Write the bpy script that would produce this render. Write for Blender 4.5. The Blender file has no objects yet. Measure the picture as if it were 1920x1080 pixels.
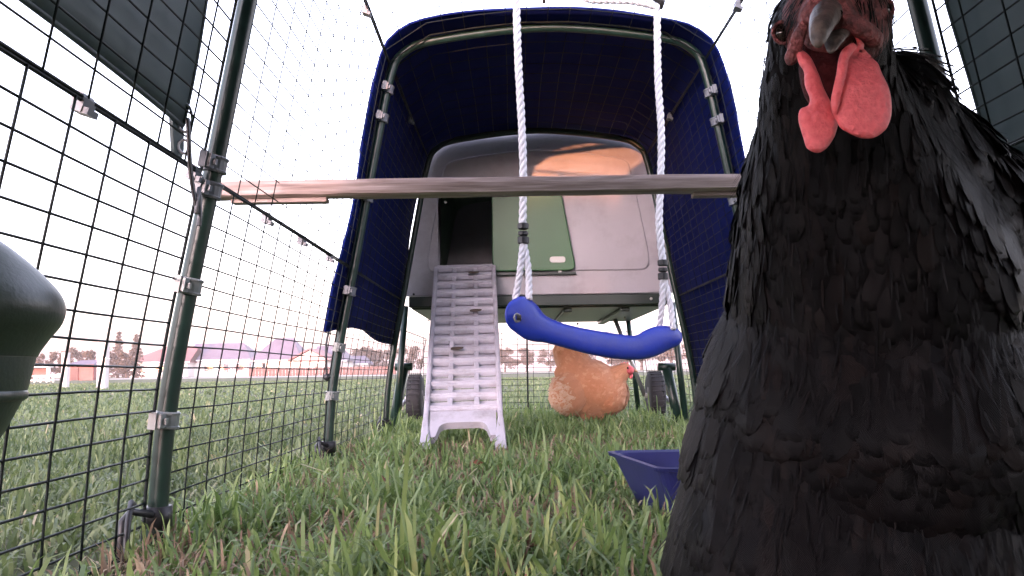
import bpy, bmesh, math, random
import numpy as np
from mathutils import Vector, Matrix, Euler

random.seed(7); rng = np.random.default_rng(7)
scene = bpy.context.scene
col = scene.collection
R = math.radians

# ------------------------------------------------------------------ camera
CAM = Vector((0, 0, 0.21)); FPX = 1600.0
PITCH = math.atan(156 / FPX); ROLL = -0.014
cam_d = bpy.data.cameras.new('camera'); cam = bpy.data.objects.new('camera', cam_d); col.objects.link(cam)
CROT = Euler((math.pi / 2 + PITCH, 0, 0)).to_matrix() @ Matrix.Rotation(ROLL, 3, 'Z')
cam.matrix_world = Matrix.Translation(CAM) @ CROT.to_4x4()
cam_d.sensor_width = 36; cam_d.lens = 36 * FPX / 1920; cam_d.clip_start = 0.02; cam_d.clip_end = 2000
scene.camera = cam

# ------------------------------------------------------------------ sky, sun, exposure
SUN_EL, SUN_AZ = R(1.9), R(20)              # low sun behind the camera on the left
world = bpy.data.worlds.new('World'); scene.world = world; world.use_nodes = True
wn = world.node_tree; wn.nodes.clear()
sky = wn.nodes.new('ShaderNodeTexSky'); sky.sky_type = 'NISHITA'; sky.sun_disc = False
sun_dir = Vector((math.sin(SUN_AZ) * math.cos(SUN_EL), math.cos(SUN_AZ) * math.cos(SUN_EL), -math.sin(SUN_EL)))  # travel
to_sun = -sun_dir
sky.sun_elevation = SUN_EL; sky.sun_rotation = math.atan2(to_sun.x, to_sun.y)
sky.air_density = 1.0; sky.dust_density = 3.0; sky.ozone_density = 1.0
hs = wn.nodes.new('ShaderNodeHueSaturation'); hs.inputs['Saturation'].default_value = 0.42
tint = wn.nodes.new('ShaderNodeMix'); tint.data_type = 'RGBA'; tint.blend_type = 'MULTIPLY'
tint.inputs[0].default_value = 1.0; tint.inputs[7].default_value = (0.97, 0.92, 1.13, 1)
bg = wn.nodes.new('ShaderNodeBackground'); bg.inputs[1].default_value = 0.15
wo = wn.nodes.new('ShaderNodeOutputWorld')
wn.links.new(sky.outputs[0], hs.inputs['Color']); wn.links.new(hs.outputs[0], tint.inputs[6])
wn.links.new(tint.outputs[2], bg.inputs[0]); wn.links.new(bg.outputs[0], wo.inputs[0])
sl = bpy.data.lights.new('sun', 'SUN'); sl.energy = 0.33; sl.angle = R(0.6); sl.color = (1.0, 0.38, 0.18)
so = bpy.data.objects.new('sun', sl); col.objects.link(so)
so.rotation_euler = sun_dir.to_track_quat('-Z', 'Y').to_euler()
scene.view_settings.view_transform = 'Standard'; scene.view_settings.look = 'None'
scene.view_settings.gamma = 1; scene.view_settings.exposure = 4.85
scene.render.engine = 'CYCLES'
scene.cycles.max_bounces = 8; scene.cycles.transparent_max_bounces = 8

def P(x, y, D):
    """photo pixel + distance along the run -> point in the place (metres)"""
    d = CROT @ Vector(((x - 960) / FPX, (540 - y) / FPX, -1))
    return CAM + d * (D / d.y)

# ------------------------------------------------------------------ materials
MATS = {}
def mat(name, c, rough=0.6, metal=0.0, var=0.15, scale=20.0, bump=0.0, bscale=60.0, c2=None, spec=0.5, trans=None,
        sheen=0.0, stretch=None, coat=0.0, sss=0.0, dirt=0.0, dcol=(0.10, 0.075, 0.055), dscale=5.0):
    m = bpy.data.materials.new(name); m.use_nodes = True
    n = m.node_tree.nodes; l = m.node_tree.links; b = n['Principled BSDF']
    b.inputs['Roughness'].default_value = rough; b.inputs['Metallic'].default_value = metal
    b.inputs['Specular IOR Level'].default_value = spec
    if sheen: b.inputs['Sheen Weight'].default_value = sheen; b.inputs['Sheen Roughness'].default_value = 0.4
    if coat: b.inputs['Coat Weight'].default_value = coat
    if sss:
        b.inputs['Subsurface Weight'].default_value = sss; b.inputs['Subsurface Radius'].default_value = (0.006, 0.002, 0.0015)
        b.inputs['Subsurface Scale'].default_value = 0.6
    tc = n.new('ShaderNodeTexCoord'); mp = n.new('ShaderNodeMapping'); l.new(tc.outputs['Object'], mp.inputs[0])
    if stretch: mp.inputs['Scale'].default_value = stretch
    nz = n.new('ShaderNodeTexNoise'); nz.inputs['Scale'].default_value = scale; nz.inputs['Detail'].default_value = 6
    l.new(mp.outputs[0], nz.inputs['Vector'])
    rp = n.new('ShaderNodeValToRGB')
    rp.color_ramp.elements[0].position = 0.3; rp.color_ramp.elements[1].position = 0.7
    if c2 is None:
        a = [max(0, v * (1 - var)) for v in c]; d = [min(1, v * (1 + var)) for v in c]
    else: a, d = c, c2
    rp.color_ramp.elements[0].color = (*a, 1); rp.color_ramp.elements[1].color = (*d, 1)
    l.new(nz.outputs['Fac'], rp.inputs[0]); l.new(rp.outputs[0], b.inputs['Base Color'])
    if dirt:
        n3 = n.new('ShaderNodeTexNoise'); n3.inputs['Scale'].default_value = dscale; n3.inputs['Detail'].default_value = 9; n3.inputs['Roughness'].default_value = 0.7
        l.new(tc.outputs['Object'], n3.inputs['Vector']); r3 = n.new('ShaderNodeValToRGB'); r3.color_ramp.elements[0].position = 0.48; r3.color_ramp.elements[1].position = 0.75
        r3.color_ramp.elements[1].color = (dirt, dirt, dirt, 1); l.new(n3.outputs['Fac'], r3.inputs[0])
        m3 = n.new('ShaderNodeMix'); m3.data_type = 'RGBA'; l.new(r3.outputs[0], m3.inputs[0]); l.new(rp.outputs[0], m3.inputs[6])
        m3.inputs[7].default_value = (*dcol, 1); l.new(m3.outputs[2], b.inputs['Base Color'])
    if bump:
        n2 = n.new('ShaderNodeTexNoise'); n2.inputs['Scale'].default_value = bscale; n2.inputs['Detail'].default_value = 4
        l.new(mp.outputs[0], n2.inputs['Vector'])
        bp = n.new('ShaderNodeBump'); bp.inputs['Strength'].default_value = bump; bp.inputs['Distance'].default_value = 0.004
        l.new(n2.outputs['Fac'], bp.inputs['Height']); l.new(bp.outputs[0], b.inputs['Normal'])
    if trans:
        t = n.new('ShaderNodeBsdfTranslucent'); t.inputs[0].default_value = (*trans[0], 1)
        mx = n.new('ShaderNodeMixShader'); mx.inputs[0].default_value = trans[1]
        l.new(b.outputs[0], mx.inputs[1]); l.new(t.outputs[0], mx.inputs[2])
        l.new(mx.outputs[0], n['Material Output'].inputs[0])
    MATS[name] = m; return m

mat('green_pipe', (0.008, 0.026, 0.020), 0.35, var=0.25, scale=30, bump=0.1)
mat('wire', (0.008, 0.012, 0.012), 0.5, var=0.2, scale=40, spec=0.15)
mat('clip_plastic', (0.15, 0.16, 0.18), 0.4, var=0.15)
mat('clip_clear', (0.20, 0.22, 0.22), 0.3, var=0.1)
mat('black_plastic', (0.015, 0.015, 0.017), 0.45, var=0.2)
mat('blue_cover', (0.0050, 0.0110, 0.088), 0.75, var=0.18, scale=9, bump=0.35, bscale=7, spec=0.05, trans=((0.004, 0.022, 0.30), 0.06))
mat('green_cover', (0.045, 0.065, 0.066), 0.6, var=0.15, scale=9, bump=0.2, bscale=9, trans=((0.22, 0.27, 0.27), 0.30))
mat('coop_plastic', (0.40, 0.39, 0.43), 0.42, var=0.07, scale=6, bump=0.05, bscale=220, dirt=0.35, dscale=7)
mat('coop_green', (0.052, 0.145, 0.062), 0.4, var=0.08, scale=6, bump=0.05, bscale=200)
mat('coop_base', (0.030, 0.045, 0.040), 0.3, var=0.2, scale=8)
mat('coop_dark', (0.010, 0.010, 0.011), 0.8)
mat('handle_plastic', (0.6, 0.6, 0.58), 0.4, var=0.05)
mat('ramp_plastic', (0.40, 0.39, 0.45), 0.5, c2=(0.50, 0.49, 0.55), scale=9, bump=0.08, bscale=160, dirt=0.55, dscale=14)
mat('mud', (0.06, 0.045, 0.035), 0.9)
mat('perch_wood', (0.24, 0.17, 0.15), 0.75, c2=(0.50, 0.39, 0.36), scale=26, stretch=(0.25, 7, 7), bump=0.35, bscale=40)
mat('rope', (0.70, 0.69, 0.72), 0.75, var=0.08, scale=200, bump=0.4, bscale=500)
mat('swing_blue', (0.008, 0.028, 0.32), 0.42, var=0.12, scale=12, bump=0.1, bscale=180, dirt=0.25, dscale=18, dcol=(.12,.12,.16))
mat('tray_blue', (0.016, 0.019, 0.10), 0.38, var=0.15, scale=14, bump=0.05)
mat('feeder_green', (0.032, 0.050, 0.040), 0.40, var=0.12, scale=12, bump=0.08, bscale=300)
mat('tyre', (0.020, 0.019, 0.022), 0.8, var=0.2, bump=0.3)
mat('hub_grey', (0.10, 0.09, 0.10), 0.6)
mat('steel', (0.55, 0.55, 0.58), 0.35, metal=0.8, var=0.1)
mat('hen_skin', (0.32, 0.088, 0.090), 0.65, c2=(0.11, 0.038, 0.044), scale=260, bump=0.9, bscale=420)
mat('wattle', (0.64, 0.105, 0.125), 0.55, c2=(0.78, 0.165, 0.185), scale=420, bump=0.45, bscale=420, sss=0.25)
mat('throat', (0.075, 0.014, 0.016), 0.7, c2=(0.03, 0.007, 0.009), scale=200, spec=.08, bump=.6, bscale=300)
mat('beak', (0.035, 0.03, 0.034), 0.45, c2=(0.17, 0.135, 0.12), scale=150, bump=.3, bscale=300)
mat('eye', (0.02, 0.012, 0.01), 0.08, var=0.0)
mat('hen_black', (0.003, 0.0026, 0.003), 0.8, spec=.1)
mat('hen_buff', (0.60, 0.28, 0.155), 0.85, var=0.15)
mat('hen_leg', (0.05, 0.05, 0.055), 0.6)
mat('hen_leg_pale', (0.45, 0.30, 0.2), 0.6)
mat('house_white', (0.72, 0.68, 0.66), 0.8, var=0.05, scale=0.5)
mat('house_cream', (0.66, 0.56, 0.52), 0.8, var=0.05, scale=0.5)
mat('roof_slate', (0.105, 0.09, 0.13), 0.75, var=0.15, scale=0.7)
mat('roof_red', (0.20, 0.085, 0.085), 0.75, var=0.15, scale=0.7)
mat('window_glass', (0.04, 0.045, 0.05), 0.15, var=0.1)
mat('frame_white', (0.7, 0.68, 0.68), 0.5, var=0.05)
mat('shed_red', (0.22, 0.085, 0.075), 0.8, var=0.15, scale=2)
mat('fence_brown', (0.11, 0.060, 0.055), 0.85, var=0.2, scale=2)
mat('post_grey', (0.55, 0.50, 0.48), 0.85, var=0.1, scale=6)
mat('bark', (0.07, 0.05, 0.04), 0.9)
mat('path', (0.34, 0.29, 0.27), 0.9, var=0.15, scale=0.6)
mat('leaf_litter', (0.16, 0.07, 0.04), 0.8)

def leafmat(name, ca, cb, tr, tf, rough=0.6):
    """foliage / feather material: each blade its own shade through the 'rnd' attribute"""
    m = bpy.data.materials.new(name); m.use_nodes = True
    n = m.node_tree.nodes; l = m.node_tree.links; b = n['Principled BSDF']
    b.inputs['Roughness'].default_value = rough; b.inputs['Specular IOR Level'].default_value = 0.3
    at = n.new('ShaderNodeAttribute'); at.attribute_name = 'rnd'
    rp = n.new('ShaderNodeValToRGB'); e = rp.color_ramp.elements
    e[0].color = (*ca[0], 1); e[1].color = (*ca[-1], 1); e[1].position = 1.0
    for i, c in enumerate(ca[1:-1]):
        x = e.new(cb[i]); x.color = (*c, 1)
    l.new(at.outputs['Fac'], rp.inputs[0]); l.new(rp.outputs[0], b.inputs['Base Color'])
    if tf:
        t = n.new('ShaderNodeBsdfTranslucent'); mx = n.new('ShaderNodeMixShader'); mx.inputs[0].default_value = tf
        mm = n.new('ShaderNodeMix'); mm.data_type = 'RGBA'; mm.blend_type = 'MULTIPLY'; mm.inputs[0].default_value = 1
        mm.inputs[7].default_value = (*tr, 1); l.new(rp.outputs[0], mm.inputs[6]); l.new(mm.outputs[2], t.inputs[0])
        l.new(b.outputs[0], mx.inputs[1]); l.new(t.outputs[0], mx.inputs[2]); l.new(mx.outputs[0], n['Material Output'].inputs[0])
    MATS[name] = m; return m
leafmat('grass', [(0.088, 0.140, 0.055), (0.170, 0.245, 0.098), (0.30, 0.36, 0.17), (0.44, 0.39, 0.26)], [0.4, 0.86], (1.1, 1.2, 0.7), 0.3, 0.5)
leafmat('lawn_grass', [(0.085, 0.120, 0.064), (0.135, 0.172, 0.090), (0.215, 0.245, 0.14), (0.33, 0.29, 0.20)], [0.4, 0.86], (1.1, 1.2, 0.7), 0.3, 0.6)
leafmat('dead_grass', [(0.14, 0.09, 0.06), (0.26, 0.19, 0.13), (0.42, 0.34, 0.24)], [0.5], (1, 1, 1), 0.2, 0.8)
leafmat('foliage_brown', [(0.045, 0.035, 0.022), (0.075, 0.052, 0.032), (0.12, 0.075, 0.045)], [0.5], (1.1, 1.0, 0.6), 0.25)
leafmat('foliage_green', [(0.03, 0.035, 0.020), (0.05, 0.055, 0.03), (0.075, 0.07, 0.04)], [0.5], (1.1, 1.1, 0.6), 0.25)

def feathermat(name, stops, rough, sheen, spec):
    m = bpy.data.materials.new(name); m.use_nodes = True
    n = m.node_tree.nodes; l = m.node_tree.links; b = n['Principled BSDF']
    b.inputs['Roughness'].default_value = rough; b.inputs['Specular IOR Level'].default_value = spec
    b.inputs['Sheen Weight'].default_value = sheen; b.inputs['Sheen Roughness'].default_value = 0.5
    at = n.new('ShaderNodeAttribute'); at.attribute_name = 'rnd'
    rp = n.new('ShaderNodeValToRGB'); e = rp.color_ramp.elements
    e[0].color = (*stops[0], 1); e[1].color = (*stops[2], 1); x = e.new(0.75); x.color = (*stops[1], 1)
    l.new(at.outputs['Fac'], rp.inputs[0]); l.new(rp.outputs[0], b.inputs['Base Color'])
    uv = n.new('ShaderNodeUVMap'); sx = n.new('ShaderNodeSeparateXYZ'); l.new(uv.outputs[0], sx.inputs[0])
    # barbs run outwards and forwards from the shaft
    ab = n.new('ShaderNodeMath'); ab.operation = 'ABSOLUTE'; l.new(sx.outputs[0], ab.inputs[0])
    m1 = n.new('ShaderNodeMath'); m1.operation = 'MULTIPLY_ADD'; m1.inputs[1].default_value = -0.45
    l.new(ab.outputs[0], m1.inputs[0]); l.new(sx.outputs[1], m1.inputs[2])
    m2 = n.new('ShaderNodeMath'); m2.operation = 'MULTIPLY'; m2.inputs[1].default_value = 190; l.new(m1.outputs[0], m2.inputs[0])
    m3 = n.new('ShaderNodeMath'); m3.operation = 'SINE'; l.new(m2.outputs[0], m3.inputs[0])
    bp = n.new('ShaderNodeBump'); bp.inputs['Strength'].default_value = 0.35; bp.inputs['Distance'].default_value = 0.0006
    l.new(m3.outputs[0], bp.inputs['Height']); l.new(bp.outputs[0], b.inputs['Normal'])
    MATS[name] = m
feathermat('feather_black', [(0.0014, 0.0012, 0.0016), (0.0026, 0.0021, 0.0028), (0.0060, 0.0040, 0.0040)], 0.5, 0.0, 0.10)
feathermat('feather_pale', [(0.66, 0.42, 0.28), (0.70, 0.48, 0.34), (0.75, 0.55, 0.42)], 0.8, 0.2, 0.1)
feathermat('feather_buff', [(0.55, 0.245, 0.13), (0.60, 0.28, 0.155), (0.66, 0.36, 0.22)], 0.7, 0.2, 0.2)

# ------------------------------------------------------------------ object helpers
def tag(o, label=None, cat=None, group=None, kind=None):
    if label: o['label'] = label
    if cat: o['category'] = cat
    if group: o['group'] = group
    if kind: o['kind'] = kind
    return o
def thing(name, loc, label, cat, group=None):
    o = bpy.data.objects.new(name, None); o.empty_display_size = 0.05; col.objects.link(o)
    o.location = loc
    return tag(o, label, cat, group)
def wloc(o):
    v = Vector((0, 0, 0))
    while o: v = v + o.location; o = o.parent
    return v
def inst(name, me, parent, M):
    o = bpy.data.objects.new(name, me); col.objects.link(o)
    if parent: o.parent = parent; o.matrix_local = Matrix.Translation(-wloc(parent)) @ M
    else: o.matrix_world = M
    return o

class MB:
    def __init__(s): s.v = []; s.f = []
    def add(s, vs, fs):
        o = len(s.v); s.v += [tuple(v) for v in vs]; s.f += [tuple(i + o for i in f) for f in fs]; return s
    def box(s, c, size, M=None):
        hx, hy, hz = [d / 2 for d in size]
        vs = [Vector((x, y, z)) for x in (-hx, hx) for y in (-hy, hy) for z in (-hz, hz)]
        if M: vs = [M @ v for v in vs]
        c = Vector(c)
        return s.add([v + c for v in vs], [(0, 1, 3, 2), (4, 6, 7, 5), (0, 4, 5, 1), (2, 3, 7, 6), (0, 2, 6, 4), (1, 5, 7, 3)])
    def tube(s, pts, r, n=8, cap=True, ell=None):
        pts = [Vector(p) for p in pts]; k = len(pts)
        rs = r if isinstance(r, (list, tuple)) else [r] * k
        vs = []; up = None
        for i, p in enumerate(pts):
            t = (pts[min(i + 1, k - 1)] - pts[max(i - 1, 0)])
            t = t.normalized() if t.length > 1e-9 else Vector((0, 0, 1))
            if up is None: up = Vector((0, 0, 1)) if abs(t.z) < 0.9 else Vector((0, 1, 0))
            u = up - t * up.dot(t)
            if u.length < 1e-6: u = t.orthogonal()
            u.normalize(); w = t.cross(u); up = u
            for j in range(n):
                a = 2 * math.pi * j / n
                e = ell if ell else (1, 1)
                vs.append(p + u * (math.cos(a) * rs[i] * e[0]) + w * (math.sin(a) * rs[i] * e[1]))
        fs = [(i * n + j, i * n + (j + 1) % n, (i + 1) * n + (j + 1) % n, (i + 1) * n + j) for i in range(k - 1) for j in range(n)]
        if cap: fs += [tuple(range(n))[::-1], tuple(range((k - 1) * n, k * n))]
        return s.add(vs, fs)
    def lathe(s, c, prof, n=24, axis='Z'):
        c = Vector(c); vs = []
        for r, h in prof:
            for j in range(n):
                a = 2 * math.pi * j / n
                v = Vector((r * math.cos(a), r * math.sin(a), h))
                if axis == 'X': v = Vector((v.z, v.x, v.y))
                if axis == 'Y': v = Vector((v.x, v.z, v.y))
                vs.append(c + v)
        k = len(prof)
        fs = [(i * n + j, i * n + (j + 1) % n, (i + 1) * n + (j + 1) % n, (i + 1) * n + j) for i in range(k - 1) for j in range(n)]
        fs += [tuple(range(n))[::-1], tuple(range((k - 1) * n, k * n))]
        return s.add(vs, fs)
    def grid(s, rows, close=False):
        n = len(rows[0]); vs = [p for r in rows for p in r]
        fs = [(i * n + j, i * n + j + 1, (i + 1) * n + j + 1, (i + 1) * n + j) for i in range(len(rows) - 1) for j in range(n - 1)]
        return s.add(vs, fs)
    def mesh(s, name, m, smooth=False, org=Vector((0, 0, 0))):
        me = bpy.data.meshes.new(name); me.from_pydata([tuple(Vector(v) - org) for v in s.v], [], s.f)
        me.validate(); bm = bmesh.new(); bm.from_mesh(me); bmesh.ops.recalc_face_normals(bm, faces=bm.faces); bm.to_mesh(me); bm.free()
        if smooth: me.polygons.foreach_set('use_smooth', [True] * len(me.polygons))
        me.materials.append(MATS[m]); return me
    def build(s, name, m, parent=None, smooth=False, bevel=0, solid=0, sub=0, org=None):
        if parent: me = s.mesh(name, m, smooth, wloc(parent))
        else: me = s.mesh(name, m, smooth, org or Vector((0, 0, 0)))
        o = bpy.data.objects.new(name, me); col.objects.link(o); o.parent = parent
        if org and not parent: o.location = org
        if solid: x = o.modifiers.new('thick', 'SOLIDIFY'); x.thickness = solid; x.offset = 0
        if bevel: x = o.modifiers.new('bevel', 'BEVEL'); x.width = bevel; x.segments = 2; x.limit_method = 'ANGLE'
        if sub: x = o.modifiers.new('sub', 'SUBSURF'); x.levels = x.render_levels = sub
        return o

def catmull(pts, per):
    pts = [Vector(p) for p in pts]; out = []
    for i in range(len(pts) - 1):
        p0, p1, p2, p3 = pts[max(i - 1, 0)], pts[i], pts[i + 1], pts[min(i + 2, len(pts) - 1)]
        for k in range(per):
            t = k / per
            out.append(0.5 * (2 * p1 + (p2 - p0) * t + (2 * p0 - 5 * p1 + 4 * p2 - p3) * t * t + (3 * p1 - p0 - 3 * p2 + p3) * t ** 3))
    out.append(pts[-1]); return out

def plate(name, outer, holes, y, depth, m, parent, bevel=0.003):
    """flat plate in the XZ plane at distance y, with holes, extruded and edge-rounded"""
    cu = bpy.data.curves.new(name, 'CURVE'); cu.dimensions = '2D'; cu.fill_mode = 'BOTH'
    cu.extrude = depth / 2 - bevel; cu.bevel_depth = bevel; cu.bevel_resolution = 2
    for lp in [outer] + holes:
        sp = cu.splines.new('POLY'); sp.points.add(len(lp) - 1); sp.use_cyclic_u = True
        for i, (a, b) in enumerate(lp): sp.points[i].co = (a, b, 0, 1)
    t = bpy.data.objects.new('tmp', cu); col.objects.link(t)
    dg = bpy.context.evaluated_depsgraph_get(); me = bpy.data.meshes.new_from_object(t.evaluated_get(dg))
    bpy.data.objects.remove(t)
    org = wloc(parent) if parent else Vector((0, 0, 0))
    me.transform(Matrix.Translation(Vector((0, y, 0)) - org) @ Matrix.Rotation(math.pi / 2, 4, 'X'))
    me.materials.clear(); me.materials.append(MATS[m]); me.name = name
    o = bpy.data.objects.new(name, me); col.objects.link(o); o.parent = parent
    return o
def rounded(pts, r, n=5):
    """round the corners of a 2D polygon"""
    out = []; k = len(pts)
    rr = r if isinstance(r, (list, tuple)) else [r] * k
    for i in range(k):
        p0, p1, p2 = Vector(pts[i - 1]), Vector(pts[i]), Vector(pts[(i + 1) % k])
        a = (p0 - p1); b = (p2 - p1); d = min(rr[i], a.length * 0.45, b.length * 0.45)
        a = p1 + a.normalized() * d; b = p1 + b.normalized() * d
        for j in range(n + 1):
            t = j / n; out.append(tuple((1 - t) ** 2 * a + 2 * t * (1 - t) * p1 + t * t * b))
    return out

# ================================================================== SETTING
ground = MB(); ground.add([(-700, -300, 0), (700, -300, 0), (700, 1400, 0), (-700, 1400, 0)], [(0, 1, 2, 3)])
gm = bpy.data.materials.new('field'); gm.use_nodes = True
gn, gl = gm.node_tree.nodes, gm.node_tree.links; gb = gn['Principled BSDF']; gb.inputs['Roughness'].default_value = 0.95
gb.inputs['Specular IOR Level'].default_value = 0.1
tc = gn.new('ShaderNodeTexCoord'); n1 = gn.new('ShaderNodeTexNoise'); n1.inputs['Scale'].default_value = 0.45; n1.inputs['Detail'].default_value = 8
n2 = gn.new('ShaderNodeTexNoise'); n2.inputs['Scale'].default_value = 30; n2.inputs['Detail'].default_value = 8
rp = gn.new('ShaderNodeValToRGB'); rp.color_ramp.elements[0].position = 0.3; rp.color_ramp.elements[1].position = 0.72
rp.color_ramp.elements[0].color = (0.090, 0.105, 0.062, 1); rp.color_ramp.elements[1].color = (0.16, 0.17, 0.108, 1)
r2 = gn.new('ShaderNodeValToRGB'); r2.color_ramp.elements[0].color = (0.55, 0.5, 0.45, 1); r2.color_ramp.elements[1].color = (1, 1, 1, 1)
mxx = gn.new('ShaderNodeMix'); mxx.data_type = 'RGBA'; mxx.blend_type = 'MULTIPLY'; mxx.inputs[0].default_value = 1
for a in (n1, n2): gl.new(tc.outputs['Object'], a.inputs['Vector'])
gl.new(n1.outputs['Fac'], rp.inputs[0]); gl.new(n2.outputs['Fac'], r2.inputs[0])
gl.new(rp.outputs[0], mxx.inputs[6]); gl.new(r2.outputs[0], mxx.inputs[7]); gl.new(mxx.outputs[2], gb.inputs['Base Color'])
MATS['field'] = gm
tag(ground.build('field', 'field'), kind='structure')
pth = MB(); pth.add([(-140, 62, 0.012), (60, 62, 0.012), (60, 96, 0.012), (-140, 96, 0.012)], [(0, 1, 2, 3)])
tag(pth.build('path', 'path'), kind='structure')

# ---------------- houses far behind
def winpart(par, x, z, w, h, y):
    f = MB()
    for (cx, cz, sx, sz) in ((x, z + h / 2, w + .2, .1), (x, z - h / 2, w + .2, .1), (x - w / 2, z, .1, h - .1), (x + w / 2, z, .1, h - .1)):
        f.box((cx, y - 0.05, cz), (sx, 0.14, sz))
    fo = f.build('window', 'frame_white', par)
    MB().box((x, y - 0.01, z), (w - .1, 0.06, h - .1)).build('pane', 'window_glass', fo)
def house(x0, x1, D, wall_h, ridge_h, depth, hipL, hipR, label, wm='house_white', rm='roof_slate', wins=(), over=0.5, chimney=None, door=None):
    """x0, x1: wall ends; a long roof with hipped or gabled ends, ridge along x"""
    t = thing('house', ((x0 + x1) / 2, D, 0), label, 'house', 'houses at the far side of the field')
    w = MB(); w.box(((x0 + x1) / 2, D + depth / 2, wall_h / 2), (x1 - x0, depth, wall_h))
    if not hipL: w.add([(x0, D, wall_h), (x0, D + depth, wall_h), (x0, D + depth / 2, ridge_h - .25)], [(0, 1, 2)])
    if not hipR: w.add([(x1, D, wall_h), (x1, D + depth, wall_h), (x1, D + depth / 2, ridge_h - .25)], [(0, 1, 2)])
    w.build('wall', wm, t)
    a0, a1, b0, b1 = x0 - over, x1 + over, D - over, D + depth + over
    rl, rr_ = x0 - over + (hipL or 0), x1 + over - (hipR or 0); ym = D + depth / 2; e = wall_h - 0.12
    r = MB()
    for dz in (0, 0.22):
        r.add([(a0, b0, e + dz), (a1, b0, e + dz), (a1, b1, e + dz), (a0, b1, e + dz), (rl, ym, ridge_h + dz), (rr_, ym, ridge_h + dz)],
              [(0, 1, 5, 4), (2, 3, 4, 5), (3, 0, 4), (1, 2, 5)])
    ro = r.build('roof', rm, t)
    MB().box(((a0 + a1) / 2, b0 - 0.04, e + .1), (a1 - a0, 0.1, 0.24)).build('fascia', 'frame_white', t)
    if chimney:
        MB().box((chimney, ym - 1, ridge_h), (0.9, 0.9, 1.8)).box((chimney, ym - 1, ridge_h + .95), (1.1, 1.1, 0.12)).build('chimney', 'house_white', ro)
    for (x, z, ww, hh) in wins: winpart(t, x, z, ww, hh, D)
    if door: MB().box((door, D - 0.03, 1.05), (1.0, 0.1, 2.1)).build('door', 'fence_brown', t)
    return t
def X(px, D): return (px - 960) * D / FPX
D = 150
house(X(245, D), X(352, D), D, 2.6, 5.2, 8, 5, 0, 'long low white house with purple grey hipped roof, leftmost of the far houses', rm='roof_red',
      wins=[(X(262, D), 1.5, 1.4, 1.2), (X(300, D), 1.5, 1.6, 1.2)])
house(X(352, D + 3), X(466, D + 3), D + 3, 2.9, 5.9, 10, 0, 3, 'white house with wide slate roof and square white chimney, just right of nearest run post',
      wins=[(X(380, D), 1.6, 1.6, 1.3), (X(410, D), 1.6, 1.6, 1.3), (X(440, D), 1.6, 1.6, 1.3)], chimney=X(462, D))
house(X(478, 142), X(556, 142), 142, 2.5, 6.2, 9, 3.0, 2.5, 'hip roofed house with tall slate roof and brown windows behind the plank fence',
      wins=[(X(482, 142) + .7, 1.4, 1.5, 1.4), (X(500, 142), 1.4, 1.6, 1.4)], wm='house_white', over=0.8)
house(X(590, 146), X(645, 146), 146, 2.4, 4.9, 8, 0, 2, 'low house wing with blue grey roof beside the white gabled house', wins=[(X(625, 146), 1.5, 1.5, 1.1)])
house(X(650, 155), X(684, 155), 155, 1.9, 3.2, 6, 1, 1, 'smallest flat slate roofed white house, rightmost beyond the fence', wins=[(X(660, 155), 1.1, 1.0, .9), (X(674, 155), 1.1, 1.0, .9)])
# front gable house
def gable(xc, D, w, wall_h, ridge, depth, label):
    t = thing('house', (xc, D, 0), label, 'house', 'houses at the far side of the field')
    m = MB(); x0, x1 = xc - w / 2, xc + w / 2
    m.add([(x0, D, 0), (x1, D, 0), (x1, D, wall_h), (xc, D, ridge), (x0, D, wall_h), (x0, D + depth, 0), (x1, D + depth, 0), (x1, D + depth, wall_h), (xc, D + depth, ridge), (x0, D + depth, wall_h)],
          [(0, 1, 2, 3, 4), (9, 8, 7, 6, 5), (0, 4, 9, 5), (1, 6, 7, 2)])
    m.build('wall', 'house_white', t)
    o = 0.6; s = (ridge - wall_h) / (w / 2); r = MB()
    for sg in (-1, 1):
        r.add([(xc, D - .7, ridge + .12), (xc + sg * (w / 2 + o), D - .7, wall_h - o * s + .12), (xc + sg * (w / 2 + o), D + depth, wall_h - o * s + .12), (xc, D + depth, ridge + .12),
               (xc, D - .7, ridge + .34), (xc + sg * (w / 2 + o), D - .7, wall_h - o * s + .34), (xc + sg * (w / 2 + o), D + depth, wall_h - o * s + .34), (xc, D + depth, ridge + .34)],
              [(0, 1, 2, 3), (4, 5, 6, 7), (0, 4, 5, 1), (1, 5, 6, 2)])
    r.build('roof', 'roof_red', t)
    MB().box((xc, D - 0.2, wall_h - .15), (w - .3, 0.3, 0.3)).build('lintel', 'shed_red', t)
    for dx in (-w * .28, w * .25): winpart(t, xc + dx, 1.35, 1.3, 1.1, D)
gable(X(580, 138), 138, 5.6, 2.5, 4.0, 9, 'white gable fronted house with red brown verge boards behind the plank fence')

# plank fence at the far side
fence = thing('plank_fence', (X(600, 112), 112, 0), 'long brown plank fence across the far field in front of houses', 'fence')
fx0, fx1 = X(466, 112), X(742, 112); npl = 44; pw = (fx1 - fx0) / npl
pm = MB().box((0, 0, 0.55), (pw - 0.04, 0.03, 1.06)).mesh('plank', 'fence_brown')
for i in range(npl):
    inst('plank', pm, fence, Matrix.Translation((fx0 + (i + .5) * pw, 112 + random.uniform(-.01, .01), random.uniform(-.03, .03))))
for z in (0.25, 0.85): MB().box(((fx0 + fx1) / 2, 112.045, z), (fx1 - fx0, 0.05, 0.09)).build('rail', 'fence_brown', fence)

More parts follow.
